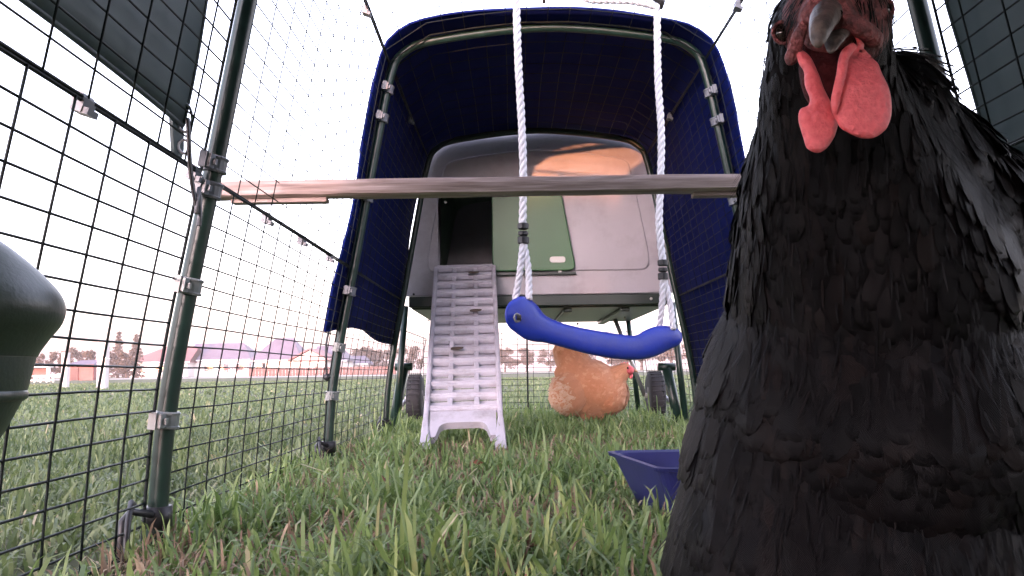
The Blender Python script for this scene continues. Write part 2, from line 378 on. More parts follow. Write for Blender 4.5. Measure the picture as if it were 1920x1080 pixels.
# red ramp-like terrace with balustrade in front of the second house
ter = thing('terrace_railing', (X(435, 118), 118, 0), 'white terrace stair wall with pinkish railing beside the slate roofed house', 'railing')
MB().add([(X(415, 118), 118, 0), (X(472, 118), 118, 0), (X(472, 118), 118, 1.1), (X(415, 118), 118, .35), (X(415, 118), 118.4, 0), (X(472, 118), 118.4, 0), (X(472, 118), 118.4, 1.1), (X(415, 118), 118.4, .35)],
         [(0, 1, 2, 3), (7, 6, 5, 4), (3, 2, 6, 7), (0, 3, 7, 4), (1, 5, 6, 2)]).build('wall', 'house_white', ter)
for i in range(12):
    q = i / 11; x = X(416 + 52 * q, 118); z = .37 + .72 * q
    MB().box((x, 118.2, z + .28), (.1, .1, .56)).build('baluster', 'shed_red', ter)
MB().tube([(X(415, 118), 118.2, .98), (X(470, 118), 118.2, 1.68)], 0.07, 6).build('handrail', 'shed_red', ter)

# shed
sd = thing('shed', (X(152, 60), 60, 0), 'small reddish shed with pitched grey roof at left beyond white rails', 'shed')
sx0, sx1 = X(118, 60), X(176, 60)
MB().box(((sx0 + sx1) / 2, 61.2, .55), (sx1 - sx0, 2.4, 1.1)).build('wall', 'shed_red', sd)
MB().add([(sx0 - .1, 59.8, 1.0), (sx1 + .1, 59.8, 1.0), (sx1 + .1, 62.6, 1.0), (sx0 - .1, 62.6, 1.0), (sx0 + .7, 61.2, 1.42), (sx1 - .3, 61.2, 1.42)],
         [(0, 1, 5, 4), (2, 3, 4, 5), (3, 0, 4), (1, 2, 5), (3, 2, 1, 0)]).build('roof', 'roof_slate', sd)
MB().box((X(142, 60), 59.97, .45), (0.5, 0.06, 0.9)).build('door', 'fence_brown', sd)

# white rail barrier + table-like frame on the far left
rl = thing('white_rail_barrier', (X(70, 40), 40, 0), 'low white rail barrier at far left in front of the shed', 'barrier')
for i in range(6): MB().box((X(44 + i * 11.5, 40), 40, .15), (.06, .06, .3)).build('post', 'frame_white', rl)
for z in (.1, .3): MB().box((X(73, 40), 39.95, z), (X(104, 40) - X(42, 40), .05, .07)).build('rail', 'frame_white', rl)
fr = thing('timber_frame', (X(72, 46), 46, 0), 'pale open timber frame with flat top behind the white rails', 'frame')
for px in (48, 90, 94): MB().box((X(px, 46), 46, .38), (.07, .07, .76)).build('post', 'frame_white', fr)
MB().box((X(70, 46), 46, .79), (X(96, 46) - X(44, 46), .6, .06)).build('top_rail', 'frame_white', fr)
MB().box((X(68, 46), 46.2, .5), (X(86, 46) - X(50, 46), .04, .4)).build('board', 'shed_red', fr)

def post(px, ytop, w, D, label):
    x = X(px, D); h = P(px, ytop, D).z
    t = thing('concrete_post', (x, D, 0), label, 'post', 'concrete posts on the lawn')
    MB().box((x, D, h / 2), (w, w, h)).build('shaft', 'post_grey', t, bevel=0.008)
    MB().box((x, D, h * .62), (w * 1.12, w * 1.12, 0.02)).build('strap', 'steel', t)
post(194, 638, .15, 15, 'taller white concrete post on the lawn seen through the left mesh')
post(124, 661, .12, 17, 'shorter white concrete post on the lawn nearer the green feeder')

# ---------------- trees
def leafcloud(mb_pts, size, name, m, parent, n=None):
    """mb_pts: numpy centres; each gets a small randomly turned leaf quad"""
    c = np.asarray(mb_pts); k = len(c)
    a = rng.normal(size=(k, 3)); a /= np.linalg.norm(a, axis=1)[:, None]
    b = rng.normal(size=(k, 3)); b -= a * (a * b).sum(1)[:, None]; b /= np.linalg.norm(b, axis=1)[:, None]
    s = size * rng.uniform(.6, 1.4, (k, 1))
    v = np.stack([c - a * s, c + b * s * .5, c + a * s, c - b * s * .5], 1).reshape(-1, 3) - np.array(wloc(parent))
    f = np.arange(4 * k).reshape(-1, 4)
    me = bpy.data.meshes.new(name); me.from_pydata(v.tolist(), [], f.tolist())
    at = me.attributes.new('rnd', 'FLOAT', 'POINT'); at.data.foreach_set('value', np.repeat(rng.random(k), 4).astype(np.float32))
    me.materials.append(MATS[m]); o = bpy.data.objects.new(name, me); col.objects.link(o); o.parent = parent
    return o
def spruce(px, ytop, D, label):
    x = X(px, D); h = P(px, ytop, D).z
    t = thing('spruce_tree', (x, D, 0), label, 'tree', 'spruces beyond the field')
    MB().tube([(x, D, 0), (x, D, h * .5), (x, D, h)], [.28, .16, .02], 6).build('trunk', 'bark', t)
    pts = []
    for lv in range(13):
        z = h * (0.12 + .86 * lv / 12); r = h * .25 * (1 - lv / 12.6) + .12
        for b in range(9):
            a = random.uniform(0, 6.28); rr = r * random.uniform(.75, 1.1)
            for q in range(34):
                s = random.random() ** .7; pts.append((x + math.cos(a) * rr * s + random.gauss(0, .1), D + math.sin(a) * rr * s + random.gauss(0, .1), z - .35 * rr * s + random.gauss(0, .09) - random.random() * .1))
    leafcloud(pts, .16, 'crown', 'foliage_brown', t)
spruce(222, 622, 140, 'pointed spruce left of the white post, nearer the shed')
spruce(255, 627, 140, 'pointed spruce just left of the long white house')
def tree(px, ytop, D, wpx, label, m='foliage_brown', n=2600, name='tree'):
    x = X(px, D); h = P(px, ytop, D).z; w = wpx * D / FPX / 2
    t = thing(name, (x, D, 0), label, 'tree', 'trees beyond the field')
    tr = MB(); tr.tube([(x, D, 0), (x + .05, D, h * .35), (x, D, h * .7)], [.05 * h, .035 * h, .012 * h], 6)
    for k in range(5):
        a = random.uniform(0, 6.28); z0 = h * random.uniform(.25, .5)
        tr.tube([(x, D, z0), (x + math.cos(a) * w * .35, D + math.sin(a) * w * .35, z0 + h * .17), (x + math.cos(a) * w * .65, D + math.sin(a) * w * .65, z0 + h * .28)], [.02 * h, .013 * h, .005 * h], 5)
    tr.build('trunk', 'bark', t)
    pts = []
    lobes = [(random.gauss(0, .42) * w, random.gauss(0, .3) * w, h * random.uniform(.25, .88), random.uniform(.16, .32)) for _ in range(16)]
    for i in range(n):
        lx, ly, lz, lr = random.choice(lobes)
        v = Vector((random.gauss(0, 1), random.gauss(0, 1), random.gauss(0, 1))).normalized() * random.random() ** .4
        p = (x + lx + v.x * lr * w * 1.2, D + ly + v.y * lr * w * 1.2, min(h, lz + v.z * lr * h * .55)); pts.append((p[0], p[1], max(.1, p[2])))
    leafcloud(pts, h * .035, 'crown', m, t)
spots = [(62, 652, 40, 'brown leafed tree at far left edge beside the green feeder'), (95, 655, 44, 'brown leafed tree behind the timber frame'),
         (128, 652, 40, 'brown leafed tree directly behind the shorter concrete post'), (162, 655, 44, 'brown leafed tree rising above the shed roof'),
         (200, 650, 44, 'brown leafed tree behind the taller concrete post'), (238, 652, 46, 'brown leafed tree between the two spruces'),
         (660, 652, 44, 'russet tree behind the smallest house right of the middle run post'), (690, 648, 46, 'russet tree under the lower hem of the blue cover'),
         (722, 652, 46, 'russet tree left of the coop leg'), (765, 650, 50, 'russet tree seen between coop leg and ramp'),
         (945, 650, 44, 'russet tree just right of the ramp under the coop'), (985, 648, 46, 'russet tree below the left end of the swing'),
         (1030, 652, 46, 'russet tree hidden partly by the buff hen'), (1090, 655, 50, 'russet tree behind the swing seat middle'),
         (1150, 640, 50, 'russet tree behind the right part of the swing seat'), (1200, 625, 60, 'tall russet tree under right end of the coop'),
         (1255, 630, 60, 'tall russet tree beside the right coop leg')]
for px, yt, w, lb in spots: tree(px, yt, 120 if px < 600 else 170, w * 1.15, lb)

# unseen hedge added behind the viewpoint: keeps the low sun off the lower part of the run
hg = thing('sun_block_hedge', (-4, -9, 0), 'added unseen hedge behind the viewpoint that blocks the low sun', 'hedge')
hp_ = np.c_[rng.uniform(-22, 10, 30000), rng.uniform(-9.6, -8.4, 30000), rng.uniform(0.02, 1.21, 30000)]
leafcloud(hp_, .10, 'foliage', 'foliage_green', hg)
hs2 = MB()
for i in range(40): hs2.tube([(-22 + i * .82, -9, 0), (-22 + i * .82 + .1, -9, .6), (-22 + i * .82, -9, 1.2)], [.05, .035, .015], 5)
hs2.build('stems', 'bark', hg)

# ================================================================== CHICKEN RUN
XC = 0.092
HALF = [(0.517, 0.0), (0.503, 0.2), (0.450, 0.5), (0.405, 0.75), (0.374, 0.91), (0.344, 0.968), (0.262, 0.999), (0.0, 1.026)]
def profile(off=0.0):
    h = [Vector((x, z)) for x, z in HALF]
    full = [Vector((-p.x, p.y)) for p in h] + [p for p in reversed(h[:-1])]
    pts = catmull(full, 8)
    out = []
    for i, p in enumerate(pts):
        t = (pts[min(i + 1, len(pts) - 1)] - pts[max(i - 1, 0)]).normalized()
        nrm = Vector((-t.y, t.x)); q = p + nrm * off; out.append(Vector((XC + q.x, q.y)))
    return out
PROF = profile(0)
def arc(pr):
    s = [0.0]
    for i in range(1, len(pr)): s.append(s[-1] + (pr[i] - pr[i - 1]).length)
    return s
S0 = arc(PROF); STOT = S0[-1]
def at_s(s, off=0.0):
    s = max(0, min(STOT, s)); i = max(0, min(len(S0) - 2, int(np.searchsorted(S0, s)) - 1))
    t = (s - S0[i]) / (S0[i + 1] - S0[i]); p = PROF[i].lerp(PROF[i + 1], t)
    tg = (PROF[i + 1] - PROF[i]).normalized(); n = Vector((-tg.y, tg.x))
    q = p + n * off; return q
def s_of_z(z, side=-1):
    i = next(k for k in range(len(PROF)) if PROF[k].y >= z); t = (z - PROF[i - 1].y) / (PROF[i].y - PROF[i - 1].y)
    s = S0[i - 1] + t * (S0[i] - S0[i - 1]); return s if side < 0 else STOT - s
HD = [0.10, 1.03, 1.97, 2.85]
run = thing('chicken_run', (XC, 1.5, 0), 'dark green wire mesh chicken run with arched pipe frame', 'chicken run')
for d in HD:
    pts = [(p.x, d, p.y) for p in PROF]; pts[0] = (pts[0][0], d, -0.03); pts[-1] = (pts[-1][0], d, -0.03)
    MB().tube(pts, 0.0115 if d < 1.5 else 0.0098, 14).build('hoop', 'green_pipe', run, smooth=True)
sJ, sT = s_of_z(0.452), s_of_z(0.935)
WR = 0.00115
def panel(d0, d1, s0, s1, nv=None, wob=0.0016, ds=0.0268, off=0.006, jit=0.0, WR=0.0009):
    """one welded mesh panel: rods along the run, rods across, heavier edge wires"""
    L = d1 - d0; m = MB()
    nr = max(2, round(abs(s1 - s0) / ds)); nvw = nv or max(2, round(L / 0.0735))
    ph = random.uniform(0, 6)
    def pt(s, d, o=0):
        q = at_s(s, off + o + wob * math.sin(d * 5 + ph + s * 3)); return Vector((q.x, d, q.y))
    for i in range(1, nr):
        s = s0 + (s1 - s0) * i / nr
        pts = [pt(s + wob * .6 * math.sin(9 * (d0 + L * k / 5) + i), d0 + L * k / 5) for k in range(6)]
        m.tube(pts, WR, 5)
    for j in range(1, nvw):
        d = d0 + L * j / nvw + jit
        m.tube([pt(s0 + (s1 - s0) * k / 7, d, -WR * 1.7) for k in range(8)], WR, 5)
    o = m.build('wire_mesh', 'wire', run, smooth=True); o['kind'] = 'stuff'
    e = MB(); rr = 0.002
    crn = 0.012
    loop = [pt(s0, d0 + L * k / 6) for k in range(7)] + [pt(s0 + (s1 - s0) * k / 7, d1) for k in range(1, 7)] + [pt(s1, d1 - L * k / 6) for k in range(7)] + [pt(s1 + (s0 - s1) * k / 7, d0) for k in range(1, 8)]
    e.tube(loop, rr, 6); e.build('edge_wire', 'wire', run, smooth=True)
G = 0.020
for k in range(3):
    a, b = HD[k] + G, HD[k + 1] - G
    for s0, s1 in ((0.012, sJ - .0016), (sJ + .0016, sT - .002)):
        panel(a, b, s0, s1, jit=0.02 if s0 > .1 else 0, WR=((.00135, .00115, .0009) if s0 < .1 else (.00115, .0009, .0008))[k])
        panel(a, b, STOT - s0, STOT - s1, jit=0.02 if s0 > .1 else 0, WR=((.00135, .00115, .0009) if s0 < .1 else (.00115, .0009, .0008))[k])
    panel(a, b, sT + .003, STOT - sT - .003, ds=0.05)
# panel under the coop, left, right and back
panel(2.88, 3.86, 0.012, s_of_z(0.36)); panel(2.88, 3.86, STOT - 0.012, STOT - s_of_z(0.36))
bk = MB()
for i in range(15): bk.tube([(XC - .5, 3.90, .015 + i * .0262), (XC + .5, 3.90, .015 + i * .0262)], .0013, 5)
for j in range(15): bk.tube([(XC - .5 + j / 14, 3.903, .01), (XC - .5 + j / 14, 3.903, .39)], .0013, 5)
o = bk.build('wire_mesh', 'wire', run); o['kind'] = 'stuff'
bp = MB(); bp.tube([(.065, 3.895, 0), (.065, 3.895, .40)], .004, 8)
bp.build('stay_rod', 'wire', run)

# clips: a band round the hoop with a tab over the edge wire
cm = MB()
for z in (-0.008, 0.008):
    cm.tube([(0.0142 * math.cos(a), 0.0142 * math.sin(a), z) for a in [i * math.pi / 8 for i in range(17)]], 0.0022, 5, cap=False)
cm.lathe((0, 0, 0), [(0.0128, -.010), (0.0148, -.010), (0.0148, .010), (0.0128, .010)], 16)
cm.box((0, -0.021, 0), (0.011, 0.016, 0.016)).box((-0.0035, -0.029, 0), (0.009, 0.006, 0.020)).box((0.003, -0.020, 0.0), (0.013, 0.007, 0.007))
CLIP = cm.mesh('clip', 'clip_plastic'); CLIPC = cm.mesh('clip', 'clip_clear')
def clip_at(d, z, side=-1, me=CLIP, flip=1):
    s = s_of_z(z, side); q = at_s(s); q2 = at_s(s + .01)
    tz = Vector((q2.x - q.x, 0, q2.y - q.y)).normalized()
    ty = Vector((0, flip, 0)); tx = ty.cross(tz)
    M = Matrix((tx, ty, tz)).transposed().to_4x4()
    inst('clip', me, run, Matrix.Translation((q.x, d, q.y)) @ M)
for z, me in ((.705, CLIP), (.468, CLIP), (.436, CLIP), (.318, CLIPC), (.158, CLIPC)):
    clip_at(HD[1], z, -1, me); clip_at(HD[1], z, 1, CLIP, 1)
for z in (.88, .81, .62, .40, .27, .16):
    clip_at(HD[2], z, -1, CLIPC if z < .3 else CLIP); clip_at(HD[2], z - .02, 1)
# barrel clips that join lower and upper panels
jm = MB()
jm.tube([(-.010, .0055 * math.cos(.6), .0) , (.010, .0055 * math.cos(.6), 0)], 0.0055, 14).box((0, 0.003, -0.007), (0.021, 0.011, 0.011)).box((0, -.004, -.010), (0.018, 0.008, 0.006))
JM = jm.mesh('joining_clip', 'clip_plastic')
def jclip(d, s):
    q = at_s(s, 0.006); inst('joining_clip', JM, run, Matrix.Translation((q.x, d, q.y)) @ Matrix.Rotation(math.pi / 2, 4, 'Z') @ Matrix.Rotation(.3, 4, 'X'))
for d in (.735, 1.00, 1.30, 1.52, 1.75): jclip(d, sJ); jclip(d, STOT - sJ)
for d in (1.30, 1.65, 2.4): jclip(d, sT); jclip(d, STOT - sT)
# ring and ground peg at each foot
for d in HD[1:]:
    for side in (-1, 1):
        q = at_s(s_of_z(.05, side)); g = MB()
        g.lathe((q.x, d, .045), [(.0125, -.012), (.0165, -.012), (.0165, .012), (.0125, .012)], 14)
        g.tube([(q.x - side * .0, d - .018, .05), (q.x + side * .012, d - .045, .058), (q.x + side * .016, d - .058, .048), (q.x + side * .016, d - .06, .03), (q.x + side * .016, d - .058, -.05)], .0045, 7)
        g.tube([(q.x + side * .02, d - .02, .062), (q.x + side * .012, d - .045, .068), (q.x + side * .004, d - .07, .05), (q.x, d - .09, -.04)], .0035, 7)
        g.build('ground_peg', 'black_plastic', run, smooth=True)

# ------------------------------------------------------------------ blue cover over the back half
PO = profile(0.017)
SO = arc(PO)
def cover(name, d0, d1, zl, zr, off, nd, m, label, cat, sag=0.012, hem=True, skew=0.0):
    pr = profile(off); sa = arc(pr)
    def s_at(z, side):
        i = next(k for k in range(len(pr)) if pr[k].y >= z); t = (z - pr[i - 1].y) / max(1e-6, pr[i].y - pr[i - 1].y)
        s = sa[i - 1] + t * (sa[i] - sa[i - 1]); return s if side < 0 else sa[-1] - s
    def at(s):
        i = max(0, min(len(sa) - 2, int(np.searchsorted(sa, s)) - 1)); t = (s - sa[i]) / (sa[i + 1] - sa[i]); return pr[i].lerp(pr[i + 1], t)
    rows = []; N = 70
    for i in range(nd + 1):
        u = i / nd; d = d0 + (d1 - d0) * u
        a = s_at(zl(u), -1); b = s_at(zr(u), 1); row = []
        for k in range(N + 1):
            s = a + (b - a) * k / N; q = at(s); c = Vector((XC, .45))
            w = .004 * math.sin(7 * s + 9 * u) + .003 * math.sin(17 * s - 6 * u + 1)
            top = max(0, q.y - .9) / .11
            q = q + (q - c).normalized() * w - Vector((0, sag * top * math.sin(math.pi * u)))
            row.append(Vector((q.x, d + skew * u * k / N, q.y)))
        rows.append(row)
    t = thing(name, (XC, (d0 + d1) / 2, 0), label, cat)
    mb = MB(); mb.grid(rows); mb.build('sheet', m, t, smooth=True, solid=0.0015)
    if hem:
        for r in (rows[0], rows[-1]):
            MB().tube(r, .003, 6).build('hem', m, t, smooth=True)
        for kk in (0, -1):
            MB().tube([r[kk] for r in rows], .003, 6).build('hem', m, t, smooth=True)
    return t, rows
bc, brow = cover('run_cover', 1.895, 2.905, lambda u: .305 + .016 * math.sin(u * 5) + .02 * u, lambda u: .17, 0.019, 30, 'blue_cover',
                 'dark blue tarpaulin cover stretched over the arched back half of the run', 'cover', sag=.006)
gc, grow = cover('shade_cover', -0.95, 0.965, lambda u: .497 + .004 * math.sin(9 * u), lambda u: .44, 0.022, 34, 'green_cover',
                 'dark green shade cover over the front of the run near the camera', 'cover', skew=.035)  # stretch behind the camera is added to cut the light from there

ep = [(p.x, p.y) for p in profile(.02) if p.y > .03]
plate('light_block_sheet', ep, [], -.955, .004, 'green_cover', gc, .001)  # unseen sheet added behind the camera to keep frontal light out

# bungee cords and hooks that hold the covers down
def bungee(pts, label, r=.0028, ball=True):
    t = thing('bungee_cord', pts[-1], label, 'bungee cord', 'bungee cords holding the covers')
    MB().tube(catmull(pts, 5), r, 7).build('cord', 'black_plastic', t, smooth=True)
    e = Vector(pts[-1])
    if ball: MB().lathe(e, [(.002, -.008), (.007, -.005), (.0085, 0), (.007, .005), (.002, .008)], 10).build('ball', 'black_plastic', t, smooth=True)
    return t
b0 = brow[1][0]
bungee([b0, b0 + Vector((-.004, -.01, -.03)), b0 + Vector((-.002, -.02, -.07)), b0 + Vector((.0, -.02, -.105))], 'short black bungee cord hanging below front left corner of blue cover')
b1 = brow[-2][0]
bungee([b1, b1 + Vector((.0, .0, -.04)), b1 + Vector((0, 0, -.09))], 'short black bungee cord hanging at back left corner of blue cover', r=.0035)
# tab with eyelet and carabiner at the corner of the green cover
g0 = grow[-1][0]
tabm = MB()
nrm = Vector((-1, 0, -.2)).normalized()
tb = rounded([(-.026, .012), (.008, .016), (.013, -.028), (.002, -.042), (-.016, -.038)], .01)
tabm.add([(g0.x - .002, g0.y + a, g0.z + b) for a, b in tb] + [(g0.x - .006, g0.y + a, g0.z + b) for a, b in tb],
         [tuple(range(len(tb))), tuple(range(len(tb), 2 * len(tb)))[::-1]] + [(i, (i + 1) % len(tb), len(tb) + (i + 1) % len(tb), len(tb) + i) for i in range(len(tb))])
tabm.build('corner_tab', 'green_cover', gc)
def ring(c, rx, rz, r, n=14, x=0): return [(c[0] + .8 * rx * math.cos(a), c[1] + .5 * rx * math.cos(a), c[2] + rz * math.sin(a)) for a in [2 * math.pi * i / n for i in range(n + 1)]]
hk = thing('carabiner_hook', (g0.x + .004, g0.y, g0.z - .03), 'silver snap hook and grey strap hanging from corner of green cover', 'hook')
MB().tube(ring((g0.x + .004, g0.y - .004, g0.z + .008), .009, .017, .0016), .0018, 6).build('upper_ring', 'steel', hk, smooth=True)
MB().tube(ring((g0.x + .004, g0.y - .003, g0.z - .026), .007, .008, .0016), .0018, 6).build('lower_ring', 'steel', hk, smooth=True)
jq = at_s(s_of_z(.43)); 
strap = [P(352, 222, .925), P(354, 262, .925), P(356, 305, .93), P(361, 350, .935), P(371, 402, .94)]
MB().tube(catmull(strap, 5), .0040, 7, ell=(1, .6)).build('strap', 'black_plastic', hk, smooth=True)
MB().tube([strap[-1] + Vector((0, -.006, 0)), strap[-1] + Vector((0, .002, .03)), strap[-1] + Vector((0, .006, .0)), strap[-1] + Vector((0, .004, -.012))], .0026, 6).build('strap_loop', 'clip_plastic', hk, smooth=True)

# ================================================================== COOP
CD = 2.92
coop = thing('chicken_coop', (XC, CD + .45, 0), 'lavender grey plastic chicken coop with green sliding door on raised base', 'chicken coop')
cpro = [p for p in profile(0.011) if p.y >= .475]
zb = .475
xl, xr = cpro[0].x - .003, cpro[-1].x + .003
outline = [(xl, zb)] + [(p.x, p.y) for p in cpro] + [(xr, zb)]
dl, dr, db, dt = X(822, CD), X(930, CD), P(870, 506, CD).z, P(870, 348, CD).z
hole = [(dl, db), (dl, dt), (dr + .02, dt), (dr + .02, db)]
plate('front_panel', outline, [hole], CD + .012, .024, 'coop_plastic', coop, .004)
# raised inner field of the front panel (with the same doorway)
ip = [p for p in profile(-0.052) if p.y >= .60]
inner = rounded([(ip[0].x - .004, .555)] + [(p.x, p.y) for p in ip[::3]] + [(ip[-1].x + .004, .555)], [.03] + [.002] * len(ip[::3]) + [.03])
plate('raised_field', inner, [hole], CD - .002, .010, 'coop_plastic', coop, .004)
# doorway reveal and dark inside
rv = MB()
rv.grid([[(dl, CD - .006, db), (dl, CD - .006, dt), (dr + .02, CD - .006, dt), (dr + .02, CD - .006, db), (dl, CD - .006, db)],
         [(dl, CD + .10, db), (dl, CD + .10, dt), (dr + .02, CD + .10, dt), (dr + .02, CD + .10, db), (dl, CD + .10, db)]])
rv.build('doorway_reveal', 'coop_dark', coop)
dz0, dz1 = db - .006, dt + .01
door = plate('sliding_door', rounded([(X(926, CD), dz0), (X(926, CD), dz1), (X(1049, CD), dz1), (X(1078, CD), dz0)], [.004, .004, .02, .022]), [], CD - .022, .014, 'coop_green', coop, .004)
hx, hz = X(1046, CD), P(1046, 489, CD).z
plate('handle', rounded([(hx - .025, hz - .009), (hx - .025, hz + .009), (hx + .025, hz + .009), (hx + .025, hz - .009)], .009), [], CD - .0305, .006, 'handle_plastic', door, .002)
MB().box((X(1050, CD), CD - .02, dz0 - .006), (.010, .012, .010)).build('latch', 'handle_plastic', door)
MB().box((X(990, CD), CD - .014, dz0 - .012), (.33, .016, .008)).build('door_track', 'coop_base', coop)
MB().lathe((X(836, CD), CD - .009, P(836, 380, CD).z), [(.0045, -.002), (.0045, .002)], 10, 'Y').build('door_stud', 'handle_plastic', coop)
for px, pz in ((775, 552),): MB().lathe((X(px, CD), CD - .003, P(px, pz, CD).z), [(.004, -.003), (.004, .003)], 10, 'Y').build('screw', 'black_plastic', coop)
# shell behind
pr2 = [p for p in profile(-0.03) if p.y >= .46]
rows = [[(p.x, d, p.y) for p in pr2] for d in (CD + .024, CD + .3, CD + .6, CD + .88)]
MB().grid(rows).build('shell', 'coop_green', coop, smooth=True, solid=.006)
plate('back_panel', [(p.x, p.y) for p in pr2], [], CD + .89, .02, 'coop_plastic', coop, .004)
# base tray with front lip, underside ribs
bt = MB()
bt.box((XC, CD + .45, .447), (2 * .44, .90, .045)); bt.build('base_tray', 'coop_base', coop, bevel=.008)
MB().box((XC, CD - .012, .449), (2 * .445, .02, .038)).build('front_lip', 'coop_base', coop, bevel=.004)
for dx in (-.30, -.1, .1, .30): MB().box((XC + dx, CD + .45, .418), (.03, .84, .014)).build('underside_rib', 'coop_base', coop, bevel=.003)
for px, py in ((1221, 560), (1172, 596), (1083, 607), (942, 587), (803, 601)):
    q = P(px, py, CD - .024) if py < 570 else P(px, py, CD + .25); 
    MB().lathe((q.x, q.y, q.z), [(.002, -.004), (.005, -.002), (.005, .002), (.002, .004)], 10, 'Y').build('bolt', 'handle_plastic', coop, smooth=True)
for side in (-1, 1):
    # leg stand with a T-shaped cap
    a = P(757 if side < 0 else 1250, 690, CD + .06); b = Vector((a.x + side * .045, a.y, -.02))
    lg = MB().tube([b, a], .0175, 12).build('leg', 'green_pipe', coop, smooth=True)
    MB().tube([a + Vector((-.030, 0, .004)), a + Vector((.030, 0, .004))], .0135, 10).build('leg_cap', 'green_pipe', lg, smooth=True)
    MB().tube([(XC + side * .462, CD + .03, .44), (XC + side * .50, CD + .03, -.02)], .011, 10).build('frame_leg', 'green_pipe', coop, smooth=True)
    MB().tube([(XC + side * .42, CD + .86, .44), (XC + side * .46, CD + .86, -.02)], .011, 10).build('frame_leg', 'green_pipe', coop, smooth=True)
    # wheel and struts
    c = Vector((XC + side * .505, 3.62, .10))
    wprof = [(.055, -.030), (.088, -.031), (.097, -.022), (.100, -.008), (.100, .008), (.097, .022), (.088, .031), (.055, .030)]
    wh = MB().lathe(c, wprof, 36, 'X').build('wheel', 'tyre', coop, smooth=True); wh.name = 'wheel'
    MB().lathe(c, [(.018, -.034), (.056, -.026), (.060, -.020), (.060, .020), (.056, .026), (.018, .034)], 24, 'X').build('rim', 'hub_grey', wh, smooth=True)
    MB().lathe(c, [(.005, -.046), (.011, -.044), (.011, .044), (.005, .046)], 12, 'X').build('axle_cap', 'handle_plastic', wh, smooth=True)
    for k in range(28):
        aa = 2 * math.pi * k / 28
        MB().box(c + Vector((0, .100 * math.cos(aa), .100 * math.sin(aa))), (.05, .006, .005), Matrix.Rotation(aa - math.pi / 2, 3, 'X')).build('tread_block', 'tyre', wh)
    MB().tube([(XC + side * .34, 3.60, .425), c + Vector((-side * .045, 0, 0))], .009, 10).build('wheel_strut', 'steel', coop, smooth=True)
    MB().tube([c + Vector((side * .036, 0, .0)), c + Vector((side * .075, -.06, -.05))], .008, 8).build('axle_stay', 'steel', coop, smooth=True)

# ================================================================== RAMP
T = P(872, 503, 2.875); Bm = P(868, 838, 2.17); Bm.z = max(Bm.z, 0.0)
ramp = thing('ramp', Vector((Bm.x, Bm.y, 0)), 'pale lavender plastic ramp with ribbed steps leading up to the coop doorway', 'ramp')
ax = (T - Bm); LEN = ax.length; e1 = ax.normalized(); e0 = Vector((1, 0, 0)); e0 = (e0 - e1 * e0.dot(e1)).normalized(); e2 = e0.cross(e1)
def rp3(u, v, w): return Bm + e0 * u + e1 * v + e2 * w
RM = Matrix((e0, e1, e2)).transposed()
HW = .104
def rbox(mb, u, v, w, su, sv, sw): mb.box(rp3(u, v, w), (su, sv, sw), RM); return mb
for s in (-1, 1):
    m = MB(); rbox(m, s * (HW - .007), LEN * .5 + .0, -.008, .014, LEN, .04)
    m.build('side_rail', 'ramp_plastic', ramp, bevel=.004)
    f = MB(); f.add([rp3(s * (HW - .014), .10, .012), rp3(s * (HW + .001), .10, .012), rp3(s * (HW + .006), -.03, .02), rp3(s * (HW - .026), -.03, .02),
                     rp3(s * (HW - .014), .10, -.03), rp3(s * (HW + .001), .10, -.03), rp3(s * (HW + .006), -.03, -.03), rp3(s * (HW - .026), -.03, -.03)],
                    [(0, 1, 2, 3), (7, 6, 5, 4), (0, 4, 5, 1), (1, 5, 6, 2), (2, 6, 7, 3), (3, 7, 4, 0)])
    f.build('foot', 'ramp_plastic', ramp, bevel=.004)
# bottom arch between the feet
ar = rounded([(-.086, .128), (.086, .128), (.086, .03), (.070, .03), (.058, .083), (-.058, .083), (-.070, .03), (-.086, .03)], [.002, .002, .004, .004, .022, .022, .004, .004])
am = MB(); n_ = len(ar)
am.add([rp3(a, b, .010) for a, b in ar] + [rp3(a, b, -.012) for a, b in ar], [tuple(range(n_)), tuple(range(n_, 2 * n_))[::-1]] + [(i, (i + 1) % n_, n_ + (i + 1) % n_, n_ + i) for i in range(n_)])
am.build('foot_arch', 'ramp_plastic', ramp)
NR = 14
pitch = (LEN - .145) / NR
for i in range(NR + 1):
    v = .14 + i * pitch
    m = MB(); w_ = 2 * HW - .020
    # rounded rung made of a ridge and a lower step
    pts = [(0, -.002), (.002, .0045), (.008, .0065), (.011, .001), (.014, .0065), (.021, .0055), (.024, -.001), (.024, -.010), (0, -.010)]
    A = [rp3(-w_ / 2, v + a, b) for a, b in pts]; B = [rp3(w_ / 2, v + a, b) for a, b in pts]; k = len(pts)
    m.add(A + B, [tuple(range(k))[::-1], tuple(range(k, 2 * k))] + [(j, (j + 1) % k, k + (j + 1) % k, k + j) for j in range(k)])
    rg = m.build('rung', 'ramp_plastic', ramp, bevel=.0015)
    if i < NR:
        for u in (-.036, .036):
            MB().box(rp3(u, v + .024 + (pitch - .024) / 2, -.004), (.015, pitch - .020, .014), RM).build('divider', 'ramp_plastic', rg, bevel=.003)
        g = MB(); fr_ = .80 if i > 1 else .55; g.box(rp3(0, v + .024 + (pitch - .024) * (1.1 - fr_ / 2), -.016), (w_, (pitch - .024) * fr_, .005), RM)
        g.build('tread', 'ramp_plastic', rg)
rbox(MB(), 0, LEN * .5 + .17, -.034, 2 * HW - .004, LEN * .62, .005).build('backing', 'ramp_plastic', ramp)
